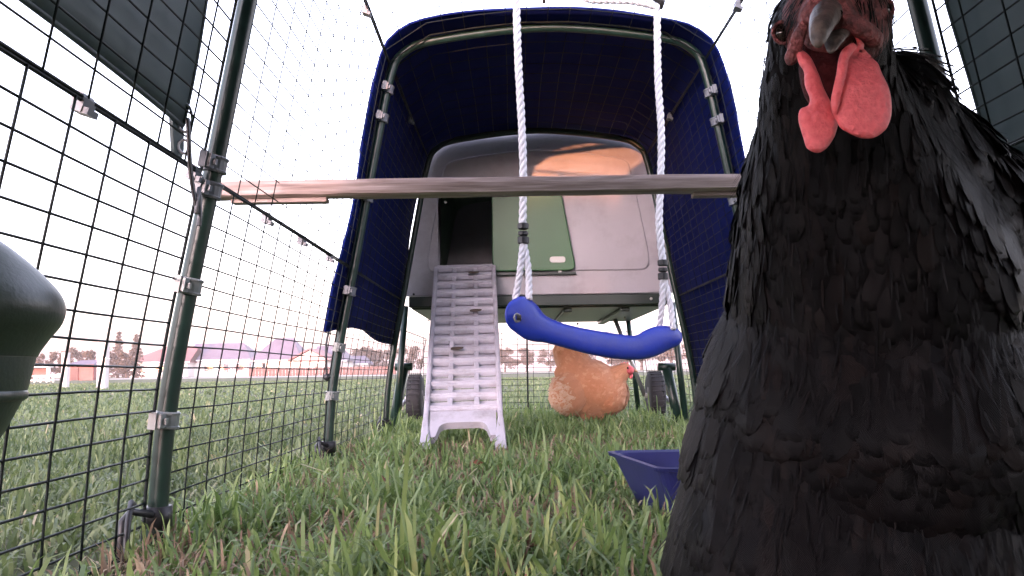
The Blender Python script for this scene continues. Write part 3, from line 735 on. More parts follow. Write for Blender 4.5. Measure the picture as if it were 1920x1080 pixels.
for u, v in ((.03, LEN - .06), (.035, LEN - .29), (-.02, LEN * .45)):
    m = MB(); ol = rounded([(-.02, -.006), (.0, -.010), (.018, -.003), (.020, .006), (.0, .009), (-.016, .006)], .006)
    c = rp3(u, v, .018)
    m.add([c + e0 * a + e1 * b for a, b in ol] + [c + e2 * .004], [(i, (i + 1) % len(ol), len(ol)) for i in range(len(ol))]).build('mud_smear', 'mud', ramp)

# ================================================================== PERCH
pl, pr_ = P(408, 358, 1.33), P(1425, 343, 1.36); dv = (pr_ - pl).normalized(); pr_ = pl + dv * ((.62 - pl.x) / dv.x)
prc = MB(); k = 26
rows = []
for i in range(k + 1):
    p = pl.lerp(pr_, i / k); j = lambda: random.uniform(-.0007, .0007)
    sec = [(-.019, -.011), (-.020, .004), (-.018, .012), (.018, .013), (.020, -.010), (.012, -.014), (-.012, -.014)]
    rows.append([p + Vector((0, a + j(), b + j())) for a, b in sec] + [None]); rows[-1][-1] = rows[-1][0]
prc.grid(rows); n_ = 8
prc.f += [tuple(range(7)), tuple(k * n_ + q for q in range(7))]
prm = thing('perch', pl.lerp(pr_, .5), 'weathered wooden perch plank running straight across the run', 'perch')
prc.build('plank', 'perch_wood', prm, bevel=.001)
for x0, x1, lab in ((.02, .16, 0), (.70, .80, 1)):
    a, b = pl.lerp(pr_, x0), pl.lerp(pr_, x1)
    MB().box(a.lerp(b, .5) + Vector((0, .004, -.0175)), ((b - a).length, .022, .007)).build('splinter_strip', 'perch_wood', prm, bevel=.001)
MB().tube([pl.lerp(pr_, .83) + Vector((0, 0, .010)), pl.lerp(pr_, .845) + Vector((0, 0, .016))], [.003, .0008], 5).build('splinter', 'perch_wood', prm)

# ================================================================== SWING
sw = thing('chicken_swing', P(1110, 640, 1.64), 'bright blue plastic swing seat hanging on twisted white ropes', 'swing')
ctl = [(950, 592, 8), (957, 592, 24), (968, 592, 33), (985, 596, 41), (1006, 606, 36), (1022, 617, 26), (1060, 630, 23), (1110, 642, 24), (1160, 650, 24), (1192, 652, 23), (1210, 646, 27), (1232, 639, 28), (1256, 633, 22), (1272, 632, 15), (1279, 632, 6)]
rows = []; NS = 20
cen = []
for (x, y, hh) in ctl:
    q = (x - 950) / 327; Dd = 1.56 + .16 * q; c = P(x, y, Dd); cen.append((c, hh * Dd / FPX))
smooth_c = catmull([Vector((c.x, c.y, c.z)) for c, h in cen], 3); hs_ = catmull([Vector((h, 0, 0)) for c, h in cen], 3)
for c, h in zip(smooth_c, hs_):
    h = h.x; wd = .027 if h > .02 else .027 * (h / .02) ** .7
    row = []
    for j in range(NS + 1):
        a = 2 * math.pi * j / NS; ca, sa_ = math.cos(a), math.sin(a)
        row.append(c + Vector((.25 * wd * math.copysign(abs(ca) ** .75, ca), wd * math.copysign(abs(ca) ** .75, ca), h * math.copysign(abs(sa_) ** .75, sa_))))
    rows.append(row)
seat = MB().grid(rows); seat.f += [tuple(range(NS)), tuple((len(rows) - 1) * (NS + 1) + q for q in range(NS))]
seat.build('seat', 'swing_blue', sw, smooth=True, sub=1)
h0 = P(970, 596, 1.535)
MB().tube(ring((h0.x, h0.y, h0.z), .007, .007, 0, 12), .0022, 6).build('end_hole_rim', 'clip_plastic', sw, smooth=True)
MB().lathe((h0.x + .003, h0.y + .004, h0.z), [(.001, -.004), (.006, -.004), (.006, .004), (.001, .004)], 10, 'X').build('end_plug', 'black_plastic', sw)
def rope(path, rad, name, parent, turns_per=None):
    path = catmull(path, 14); L = [0]
    for i in range(1, len(path)): L.append(L[-1] + (path[i] - path[i - 1]).length)
    n = max(8, int(L[-1] / .0028)); lay = rad * 6.2
    rs = [Vector((np.interp(t, L, [p.x for p in path]), np.interp(t, L, [p.y for p in path]), np.interp(t, L, [p.z for p in path]))) for t in np.linspace(0, L[-1], n)]
    m = MB()
    for k in range(3):
        pts = []
        for i, p in enumerate(rs):
            t = (rs[min(i + 1, n - 1)] - rs[max(0, i - 1)]).normalized(); u = (Vector((0, 1, 0)) - t * t.y).normalized(); w = t.cross(u)
            a = 2 * math.pi * (k / 3 + L[-1] * i / (n - 1) / lay)
            pts.append(p + (u * math.cos(a) + w * math.sin(a)) * rad * .5)
        m.tube(pts, rad * .56, 6)
    return m.build(name, 'rope', parent, smooth=True)
DL, DR = 1.60, 1.70
rope([P(966, -75, DL), P(968, 0, DL), P(972, 120, DL), P(978, 230, DL), P(981, 320, DL), P(980, 425, DL)], .0075, 'rope', sw)
rope([P(1232, 12, DR), P(1234, 150, DR), P(1240, 250, DR), P(1238, 350, DR), P(1236, 420, DR), P(1243, 492, DR)], .0075, 'rope', sw)
for top, ends, Dd, De in (((981, 450), ((966, 562), (992, 562)), DL, 1.58), ((1243, 518), ((1236, 618), (1262, 618)), DR, 1.70)):
    for x, y in ends:
        rope([P(top[0], top[1], Dd), P((top[0] + x) / 2 + (4 if x > top[0] else 2), (top[1] + y) / 2, (Dd + De) / 2), P(x, y, De + (.012 if x < top[0] else -.008))], .0065, 'rope', sw)
for x, y, Dd in ((981, 437, DL), (1243, 505, DR)):
    c = P(x, y, Dd); m = MB()
    for zz, hgt, rr in ((.013, .012, .0105), (-.001, .008, .0095), (-.014, .014, .0108)):
        m.lathe(c + Vector((0, 0, zz)), [(rr * .8, -hgt / 2), (rr, -hgt / 2 + .0015), (rr, hgt / 2 - .0015), (rr * .8, hgt / 2)], 14)
    m.build('rope_clamp', 'black_plastic', sw, smooth=False)
# hanger of the right rope under the roof
c = P(1234, 8, DR)
rope([P(1085, -8, DR), P(1110, 1, DR), P(1150, 2, DR), P(1190, 4, DR), P(1232, 14, DR)], .0065, 'rope', sw)
MB().tube([c + Vector((-.035, 0, .016)), c + Vector((-.01, -.008, .012)), c + Vector((.008, -.004, .002)), c + Vector((.004, 0, -.010))], [.006, .008, .008, .005], 8).build('snap_hook', 'black_plastic', sw, smooth=True)
MB().tube([c + Vector((-.03, 0, .014)), c + Vector((-.02, .0, .04)), c + Vector((-.02, 0, .075))], .003, 7).build('hanger_wire', 'steel', sw, smooth=True)
tp = P(1020, 6, 1.895); MB().tube([tp, tp + Vector((0, -.005, .03))], .004, 8).build('cover_toggle', 'black_plastic', bc, smooth=True)

# ================================================================== BLUE TRAY
TA = P(1143, 846, 1.32)
tray = thing('feed_tray', Vector((TA.x + .12, TA.y - .06, 0)), 'dark blue plastic tray in the grass beside the black hen', 'tray')
zt = TA.z
ux = Vector((1, .03, 0)).normalized(); uy = Vector((.16, -1, 0)).normalized()
WX, WY = .34, .24
def tq(a, b, z): v = Vector((TA.x, TA.y, 0)) + ux * a + uy * b; return Vector((v.x, v.y, z))
def loop(o, z): return [tq(p[0], p[1], z) for p in rounded([(o, o), (WX - o, o), (WX - o, WY - o), (o, WY - o)], .02)]
lv = [loop(-.004, zt - .005), loop(-.006, zt), loop(.0, zt + .001), loop(.006, zt - .002), loop(.036, .012), loop(.07, .008)]
m = MB(); nn = len(lv[0])
m.grid([l + [l[0]] for l in lv]); m.f.append(tuple(5 * (nn + 1) + q for q in range(nn)))
ou = [loop(-.004, zt - .005), loop(.002, zt - .006), loop(.032, .004)]; m.grid([l + [l[0]] for l in ou])
m.build('basin', 'tray_blue', tray, smooth=False)

# ================================================================== FEEDER at the left edge
fc = P(-145, 600, .56)
fd = thing('feeder', Vector((fc.x, fc.y, fc.z - .12)), 'dark green rounded plastic feeder hung on the left mesh, cut by the frame', 'feeder')
k_ = .56 / FPX
def zz(y): return P(0, y, .56).z
hood = [(.002, zz(398)), (70 * k_, zz(412)), (112 * k_, zz(438)), (150 * k_, zz(466)), (189 * k_, zz(500)), (226 * k_, zz(540)), (239 * k_, zz(571)), (233 * k_, zz(602)), (214 * k_, zz(630)), (198 * k_, zz(655)), (192 * k_, zz(668))]
hp = catmull([Vector((a, b, 0)) for a, b in hood], 4)
MB().lathe((fc.x, fc.y, 0), [(v.x, v.y) for v in hp], 48).build('hood', 'feeder_green', fd, smooth=True)
cup = [(191 * k_, zz(664)), (184 * k_, zz(700)), (176 * k_, zz(735)), (166 * k_, zz(760)), (152 * k_, zz(790)), (134 * k_, zz(826)), (100 * k_, zz(860)), (30 * k_, zz(872))]
cp = catmull([Vector((a, b, 0)) for a, b in cup], 4)
MB().lathe((fc.x, fc.y, 0), [(v.x, v.y) for v in cp], 48).build('cup', 'feeder_green', fd, smooth=True)
MB().lathe((fc.x, fc.y, zz(742)), [(172 * k_, -.004), (178 * k_, -.002), (179 * k_, .001), (175 * k_, .004)], 48).build('rim', 'feeder_green', fd, smooth=True)
MB().box((fc.x - .075, fc.y, fc.z + .02), (.05, .03, .05)).build('bracket', 'feeder_green', fd, bevel=.005)

# ================================================================== HENS
def fuse(name, blobs, voxel, m, parent, smooth_it=10):
    """one continuous skin from overlapping ellipsoids / tapered limbs"""
    bm = bmesh.new()
    for b in blobs:
        if b[0] == 'e':
            _, c, r, rot = b
            M = Matrix.Translation(c) @ (rot.to_4x4() if rot else Matrix.Identity(4)) @ Matrix.Diagonal((*r, 1))
            bmesh.ops.create_icosphere(bm, subdivisions=3, radius=1, matrix=M)
        else:
            _, p0, r0, p1, r1 = b; p0, p1 = Vector(p0), Vector(p1)
            for k in range(9):
                t = k / 8; bmesh.ops.create_icosphere(bm, subdivisions=2, radius=r0 + (r1 - r0) * t, matrix=Matrix.Translation(p0.lerp(p1, t)))
    me = bpy.data.meshes.new(name); bm.to_mesh(me); bm.free()
    t = bpy.data.objects.new('tmp', me); col.objects.link(t)
    x = t.modifiers.new('r', 'REMESH'); x.mode = 'VOXEL'; x.voxel_size = voxel; x.use_smooth_shade = True
    y = t.modifiers.new('s', 'SMOOTH'); y.iterations = smooth_it; y.factor = .5
    dg = bpy.context.evaluated_depsgraph_get(); out = bpy.data.meshes.new_from_object(t.evaluated_get(dg)); bpy.data.objects.remove(t)
    wv = np.empty(len(out.vertices) * 3); out.vertices.foreach_get('co', wv); wv = wv.reshape(-1, 3)
    tris = []; 
    for p in out.polygons:
        vs = p.vertices
        for k in range(1, len(vs) - 1): tris.append((vs[0], vs[k], vs[k + 1]))
    nv = np.empty(len(out.vertices) * 3); out.vertices.foreach_get('normal', nv); nv = nv.reshape(-1, 3)
    org = wloc(parent); out.transform(Matrix.Translation(-org)); out.materials.clear(); out.materials.append(MATS[m]); out.name = name
    o = bpy.data.objects.new(name, out); col.objects.link(o); o.parent = parent
    return o, wv, np.array(tris), nv
def feathers(name, wv, tris, nv, n, flow, dims, m, parent, keep=None, seed=1, lift=.12):
    g = np.random.default_rng(seed)
    A, B, C = wv[tris[:, 0]], wv[tris[:, 1]], wv[tris[:, 2]]
    ar = np.linalg.norm(np.cross(B - A, C - A), axis=1); idx = g.choice(len(tris), n, p=ar / ar.sum())
    u, v = g.random((2, n)); fl = u + v > 1; u[fl] = 1 - u[fl]; v[fl] = 1 - v[fl]
    w = 1 - u - v
    p = A[idx] * w[:, None] + B[idx] * u[:, None] + C[idx] * v[:, None]
    nr = nv[tris[idx, 0]] * w[:, None] + nv[tris[idx, 1]] * u[:, None] + nv[tris[idx, 2]] * v[:, None]
    nr /= np.linalg.norm(nr, axis=1)[:, None]
    d = flow(p); d = d - nr * (d * nr).sum(1)[:, None]; d /= np.linalg.norm(d, axis=1)[:, None] + 1e-9
    d += g.normal(0, .11, d.shape); d -= nr * (d * nr).sum(1)[:, None]; d /= np.linalg.norm(d, axis=1)[:, None]
    L, W = dims(p); L = L * g.uniform(.75, 1.3, n); W = W * g.uniform(.8, 1.25, n)
    if keep is not None:
        k = keep(p); p, nr, d, L, W = p[k], nr[k], d[k], L[k], W[k]
    n = len(p); s = np.cross(nr, d)
    ts = np.array([0, .22, .5, .78, .93]); ws = np.array([.35, .85, 1.0, .85, .45])
    vs = np.zeros((n, 16, 3)); uv = np.zeros((16, 2))
    lf = g.uniform(.4, 1.6, n) * lift
    for i, (t, ww) in enumerate(zip(ts, ws)):
        base = p + d * (L * t)[:, None] + nr * (L * (lf * t - .05 * t * t) + .0006)[:, None]
        for j, sx in enumerate((-1, 0, 1)):
            vs[:, i * 3 + j] = base + s * (W * ww * .5 * sx)[:, None] + nr * ((.05 * W) * (1 - abs(sx)))[:, None]; uv[i * 3 + j] = (sx, t)
    vs[:, 15] = p + d * L[:, None] + nr * (L * (lf - .06))[:, None]; uv[15] = (0, 1)
    q = []
    for i in range(4):
        for j in range(2): q.append((i * 3 + j, i * 3 + j + 1, i * 3 + j + 4, i * 3 + j + 3))
    quads = (np.array(q)[None] + (np.arange(n) * 16)[:, None, None]).reshape(-1, 4)
    tr = (np.array([(12, 13, 15), (13, 14, 15)])[None] + (np.arange(n) * 16)[:, None, None]).reshape(-1, 3)
    me = bpy.data.meshes.new(name); me.from_pydata((vs.reshape(-1, 3) - np.array(wloc(parent))).tolist(), [], quads.tolist() + tr.tolist())
    at = me.attributes.new('rnd', 'FLOAT', 'POINT'); at.data.foreach_set('value', np.repeat(g.random(n) , 16).astype(np.float32))
    ul = me.uv_layers.new(name='UVMap'); li = np.empty(len(me.loops), int); me.loops.foreach_get('vertex_index', li)
    ul.data.foreach_set('uv', np.tile(uv, (n, 1))[li].ravel().astype(np.float32))
    me.polygons.foreach_set('use_smooth', [True] * len(me.polygons)); me.materials.append(MATS[m])
    o = bpy.data.objects.new(name, me); col.objects.link(o); o.parent = parent; o['kind'] = 'stuff'
    return o
def puffy(outline, Df, thick, m, name, parent, n=34, smooth_r=.06):
    """fleshy lobe: outline in the photo -> a thick cushion with its own distance"""
    pts = [tuple(v)[:2] for v in catmull([Vector((x, y, 0)) for x, y in outline + [outline[0]]], 4)][:-1]
    xs = [p[0] for p in pts]; ys = [p[1] for p in pts]; st = max(max(xs) - min(xs), max(ys) - min(ys)) / n
    bm = bmesh.new(); k = len(pts)
    bv = [bm.verts.new((x, y, 0)) for x, y in pts]; bm.faces.new(bv)
    bmesh.ops.triangulate(bm, faces=bm.faces[:])
    for _ in range(7):
        ed = [e for e in bm.edges if e.calc_length() > st * 1.3]
        if not ed: break
        bmesh.ops.subdivide_edges(bm, edges=ed, cuts=1); bmesh.ops.triangulate(bm, faces=[f for f in bm.faces if len(f.verts) > 3])
    bm.verts.ensure_lookup_table(); bm.verts.index_update()
    pa = np.array(pts); pb = np.roll(pa, -1, 0); V = np.array([v.co[:2] for v in bm.verts])
    def dist(q):
        ab = pb - pa; t = np.clip(((q - pa) * ab).sum(1) / ((ab * ab).sum(1) + 1e-9), 0, 1); return np.min(np.linalg.norm(pa + ab * t[:, None] - q, axis=1))
    ds = np.array([dist(q) for q in V]); ds[ds < .3] = 0
    fs = [[v.index for v in f.verts] for f in bm.faces]; bm.free()
    w = 15.0
    h = np.sqrt(np.clip(1 - (1 - np.clip(ds / w, 0, 1)) ** 2, 0, 1)) * thick
    mb = MB(); N = len(V)
    fr = []; bk = []
    for (x, y), hh in zip(V, h):
        Dd = Df(x, y); fr.append(P(x, y, Dd - hh)); bk.append(P(x, y, Dd + hh + 1e-5))
    mb.add(fr + bk, [tuple(f) for f in fs] + [tuple(i + N for i in f[::-1]) for f in fs])
    me = mb.mesh(name, m, True, wloc(parent)); bm = bmesh.new(); bm.from_mesh(me); bmesh.ops.remove_doubles(bm, verts=bm.verts, dist=.00008); bmesh.ops.recalc_face_normals(bm, faces=bm.faces); bm.to_mesh(me); bm.free()
    o = bpy.data.objects.new(name, me); col.objects.link(o); o.parent = parent
    x = o.modifiers.new('s', 'SMOOTH'); x.iterations = 1
    return o

# ---- black hen, close to the camera
tail = Vector((.55, .83, 0)).normalized()
bh = thing('hen', Vector((.24, .56, 0)), 'black feathered hen with pink wattles standing close on the right, facing us', 'hen')
rotb = Matrix.Rotation(math.atan2(tail.y, tail.x), 3, 'Z') @ Matrix.Rotation(-.10, 3, 'Y')
blobs = [('e', Vector((.262, .592, .200)), (.180, .106, .122), rotb),
         ('e', Vector((.190, .485, .150)), (.092, .088, .110), None),
         ('e', Vector((.182, .488, .10)), (.096, .084, .090), None),
         ('e', Vector((.196, .478, .190)), (.088, .092, .100), None), ('e', Vector((.212, .485, .248)), (.074, .075, .090), None),
         ('e', Vector((.258, .53, .250)), (.080, .075, .056), Matrix.Rotation(.5, 3, 'Y')),
         ('c', (.190, .452, .258), .073, (.163, .412, .310), .046), ('c', (.165, .412, .310), .043, (.148, .388, .347), .030),
         ('e', Vector((.147, .380, .362)), (.027, .033, .030), None), ('e', P(1655, 215, .425), (.029, .036, .033), None), ('e', P(1686, 305, .447), (.039, .05, .035), None), ('e', Vector((.186, .486, .120)), (.095, .090, .090), None), ('e', P(1712, 385, .47), (.054, .06, .044), None), ('e', P(1840, 500, .52), (.06, .06, .055), None),
         ('c', (.40, .80, .27), .055, (.46, .90, .36), .03),
         ('c', (.20, .54, .10), .045, (.19, .52, .065), .022), ('c', (.30, .60, .10), .045, (.30, .59, .065), .022),
         ('c', (.19, .52, .07), .012, (.195, .53, .012), .008), ('c', (.30, .59, .07), .012, (.305, .60, .012), .008)]
for fx, fy in ((.195, .53), (.305, .60)):
    for a in (-2.2, -1.57, -.95, 1.5): blobs.append(('c', (fx, fy, .010), .008, (fx + .045 * math.cos(a) * (.6 if a > 0 else 1), fy + .045 * math.sin(a) * (.6 if a > 0 else 1), .007), .005))
hb, wv, tris, nv = fuse('body', blobs, .0045, 'hen_black', bh, 26)
headc = np.array([.1455, .37, .362])
def flow_b(p):
    d = np.zeros_like(p); t = np.clip((p[:, 1] - .46) / .14, 0, 1)[:, None]
    d += np.array([0.0, 0.12, -1.0]) * (1 - t) + (np.array([tail.x, tail.y, 0]) + np.array([0, 0, -.35])) * t
    up = np.clip((p[:, 2] - .30) / .05, 0, 1)[:, None]
    d += up * np.array([.12, .25, -.6]); return d
def dims_b(p):
    z = p[:, 2]; near = np.linalg.norm(p - headc, axis=1)
    L = np.interp(near, [.0, .03, .045, .08, .14, .25], [.006, .008, .014, .022, .028, .034]); W = np.interp(near, [.0, .03, .045, .08, .14, .25], [.0025, .0035, .0055, .010, .017, .022])
    return L, W
def keep_b(p):
    # bare face towards the camera, bare shanks
    q = p - headc; face = (q[:, 1] < -.004) & (np.abs(q[:, 0] + .004) < .019) & (q[:, 2] > -.020)
    return ~face & (p[:, 2] > .05)
feathers('plumage', wv, tris, nv, 17000, flow_b, dims_b, 'feather_black', bh, keep_b, 3, .04)
# finer filoplumes that fray the outline of neck and flank
def keep_f(p): return keep_b(p) & (p[:, 1] < .62)
feathers('down', wv, tris, nv, 7000, flow_b, lambda p: (np.minimum(dims_b(p)[0] * .8, .014), np.full(len(p), .0011)), 'feather_black', bh, keep_f, 9, .30)
# bare face
fb = [('e', Vector((.1455, .3675, .362)), (.0235, .026, .0265), None), ('e', P(1550, 40, .347), (.012, .012, .014), None)]
fo, wf, tf_, nf = fuse('face', fb, .0022, 'hen_skin', bh, 3)
bc_ = np.array(P(1552, 45, .335))
feathers('bristles', wf, tf_, nf, 900, lambda p: np.array([0, .35, -.9]) + (p - headc) * 12, lambda p: (np.full(len(p), .0058), np.full(len(p), .0008)), 'feather_black', bh,
         lambda p: (p[:, 1] < .375) & (np.linalg.norm(p - bc_, axis=1) > .016), 12, .22)
def ell_blob(name, m, c, r, parent, rot=None, sub=3):
    bm = bmesh.new(); bmesh.ops.create_icosphere(bm, subdivisions=sub, radius=1, matrix=Matrix.Translation(c - wloc(parent)) @ (rot.to_4x4() if rot else Matrix.Identity(4)) @ Matrix.Diagonal((*r, 1)))
    me = bpy.data.meshes.new(name); bm.to_mesh(me); bm.free(); me.materials.append(MATS[m]); me.polygons.foreach_set('use_smooth', [True] * len(me.polygons))
    o = bpy.data.objects.new(name, me); col.objects.link(o); o.parent = parent; return o
# beak: curved upper mandible, lower mandible
b0 = P(1556, 22, .345); b1 = P(1545, 34, .330); b2 = P(1538, 55, .319); b3 = P(1534, 78, .3155); b4 = P(1536, 88, .3165)
MB().tube(catmull([b0, b1, b2, b3, b4], 4), [.0056 * q for q in np.interp(np.linspace(0, 1, 17), [0, .3, .6, .85, 1], [1.15, .95, .66, .34, .06])], 16).build('upper_beak', 'beak', bh, smooth=True)
l0 = P(1575, 62, .345); l1 = P(1565, 74, .331); l2 = P(1558, 98, .3235)
MB().tube(catmull([l0, l1, l2], 5), [.0050 * q for q in np.interp(np.linspace(0, 1, 11), [0, .6, 1], [1.0, .75, .2])], 14, ell=(.55, 1)).build('lower_beak', 'beak', bh, smooth=True)
for px, py, rr in ((1570, 24, .0022), (1530, 26, .0020)):
    ell_blob('nostril', 'hen_black', P(px, py, .3335), (rr, rr * .8, rr * .6), bh, sub=2)
for px, py, Dd in ((1651, 20, .352), (1466, 64, .369)):
    e = ell_blob('eye', 'eye', P(px, py, Dd), (.0042, .0042, .0046), bh)
    c = P(px, py, Dd); 
    MB().tube([c + Vector((.0046 * math.cos(a), -.0018, .0050 * math.sin(a))) for a in [2 * math.pi * i / 16 for i in range(17)]], .0008, 6).build('eyelid', 'hen_skin', e, smooth=True)
# fleshy folds beside the mouth, ear lobe, comb
MB().tube(catmull([P(1575, 35, .336), P(1605, 48, .338), P(1632, 66, .343), P(1648, 84, .350)], 5), [.0032 * q for q in np.interp(np.linspace(0, 1, 16), [0, .3, .8, 1], [.6, 1.2, 1.2, .5])], 10).build('cheek_fold', 'hen_skin', bh, smooth=True)
MB().tube(catmull([P(1510, 40, .337), P(1497, 70, .341), P(1488, 100, .346), P(1480, 118, .352)], 5), [.0026 * q for q in np.interp(np.linspace(0, 1, 16), [0, .3, .8, 1], [.6, 1.1, 1.2, .5])], 10).build('cheek_fold', 'hen_skin', bh, smooth=True)
MB().tube(catmull([P(1601, 86, .330), P(1584, 104, .3295), P(1577, 140, .3295), P(1567, 185, .3295), P(1565, 214, .331)], 5), [.0019 * q for q in np.interp(np.linspace(0, 1, 21), [0, .2, .8, 1], [.8, 1.1, 1.0, .4])], 8).build('wattle_fold', 'wattle', bh, smooth=True)
cbm = MB(); cb = []
for i, (yy, hh) in enumerate([(.338, .004), (.345, .016), (.350, .010), (.357, .024), (.363, .014), (.371, .028), (.378, .016), (.387, .022), (.398, .012), (.406, .003)]): cb.append((yy, .386 + hh))
cx = .147
outl = [(.338, .378)] + cb + [(.406, .378)]
nn = len(outl)
cbm.add([(cx - .0035, a, b) for a, b in outl] + [(cx + .0035, a, b) for a, b in outl], [tuple(range(nn)), tuple(range(nn, 2 * nn))[::-1]] + [(i, (i + 1) % nn, nn + (i + 1) % nn, nn + i) for i in range(nn)])
cbm.build('comb', 'wattle', bh, bevel=.0015)
WL = [(1490, 92), (1506, 94), (1522, 108), (1536, 138), (1546, 166), (1558, 190), (1566, 212), (1571, 236), (1563, 262), (1548, 281), (1530, 287), (1512, 277), (1503, 252), (1496, 224), (1500, 205), (1514, 197), (1517, 184), (1508, 160), (1506, 135), (1496, 118)]
WRr = [(1600, 66), (1613, 72), (1621, 84), (1616, 96), (1600, 101), (1640, 112), (1656, 140), (1668, 166), (1673, 194), (1671, 222), (1660, 244), (1640, 258), (1616, 260), (1592, 251), (1574, 238), (1563, 216), (1564, 194), (1572, 168), (1578, 136), (1579, 114), (1588, 97), (1601, 90), (1605, 80)]
puffy(WL, lambda x, y: .337 + .00006 * max(0, 200 - y) + .00003 * abs(x - 1530), .0026, 'wattle', 'wattle', bh)
puffy(WRr, lambda x, y: .333 + .00010 * max(0, 160 - y) + .00004 * abs(x - 1600), .0030, 'wattle', 'wattle', bh)
ell_blob('throat_skin', 'throat', P(1560, 130, .356), (.014, .010, .022), bh)

# ---- buff hen under the coop
DB = 3.3
ob = Vector((.30, DB, 0))
fh = thing('hen', ob, 'fluffy buff orange hen standing under the coop, facing right', 'hen')
def B_(px, py, dd=0): return P(px, py, DB + dd)
blobs = [('e', B_(1108, 722), (.125, .10, .095), Matrix.Rotation(.15, 3, 'Y')), ('e', B_(1072, 735, -.03), (.072, .085, .082), None), ('e', B_(1145, 735), (.068, .075, .078), None),
         ('c', B_(1082, 695), .075, B_(1068, 668, .0), .058), ('c', B_(1066, 670), .052, B_(1062, 655), .042), ('e', B_(1105, 748), (.085, .075, .06), None),
         ('c', B_(1148, 712, -.02), .05, B_(1168, 696, -.03), .03), ('e', B_(1172, 693, -.03), (.032, .026, .026), None),
         ('c', B_(1100, 760), .04, B_(1098, 788, -.02), .012), ('c', B_(1125, 760), .04, B_(1127, 786), .012),
         ('c', B_(1098, 782, -.02), .009, Vector((B_(1098, 782).x, DB - .02, .01)), .007), ('c', B_(1127, 782), .009, Vector((B_(1127, 782).x, DB, .01)), .007)]
_, wv2, tr2, nv2 = fuse('body', blobs, .008, 'hen_buff', fh, 5)
hc2 = np.array(B_(1176, 692, -.03))
def flow2(p):
    d = np.zeros_like(p) + np.array([-.8, 0, -.35]); up = (p[:, 0] < B_(1068, 700).x) & (p[:, 2] > .22)
    d[up] = np.array([-.35, 0, .9]); return d
feathers('plumage', wv2, tr2, nv2, 5200, flow2, lambda p: (np.interp(np.linalg.norm(p - hc2, axis=1), [0, .04, .1, .2], [.01, .014, .030, .038]), np.interp(np.linalg.norm(p - hc2, axis=1), [0, .04, .1, .2], [.004, .005, .016, .024])),
         'feather_buff', fh, lambda p: (np.linalg.norm(p - hc2, axis=1) > .022) & (p[:, 2] > .045), 5, .11)
rc2 = np.array(B_(1050, 742, -.08))
feathers('rump_fluff', wv2, tr2, nv2, 9000, flow2, lambda p: (np.full(len(p), .030), np.full(len(p), .012)), 'feather_pale', fh, lambda p: np.linalg.norm((p - rc2) * np.array([1, .8, .9]), axis=1) < .072, 6, .34)
ell_blob('face', 'wattle', B_(1180, 694, -.04), (.018, .022, .018), fh)
MB().tube([B_(1186, 692, -.03), B_(1193, 695, -.03), B_(1197, 699, -.03)], [.008, .005, .001], 8).build('beak', 'hen_leg_pale', fh, smooth=True)
cm2 = MB(); c0 = B_(1172, 683, -.03); ou2 = [(-.018, -.002), (-.014, .006), (-.009, .002), (-.003, .009), (.003, .003), (.009, .008), (.014, .001), (.016, -.006)]
nn = len(ou2); cm2.add([c0 + Vector((a, -.003, b)) for a, b in ou2] + [c0 + Vector((a, .003, b)) for a, b in ou2], [tuple(range(nn)), tuple(range(nn, 2 * nn))[::-1]] + [(i, (i + 1) % nn, nn + (i + 1) % nn, nn + i) for i in range(nn)])
cm2.build('comb', 'wattle', fh)
ell_blob('wattle', 'wattle', B_(1183, 704, -.035), (.008, .006, .013), fh)
ell_blob('eye', 'eye', B_(1177, 690, -.068), (.004, .003, .004), fh, sub=2)

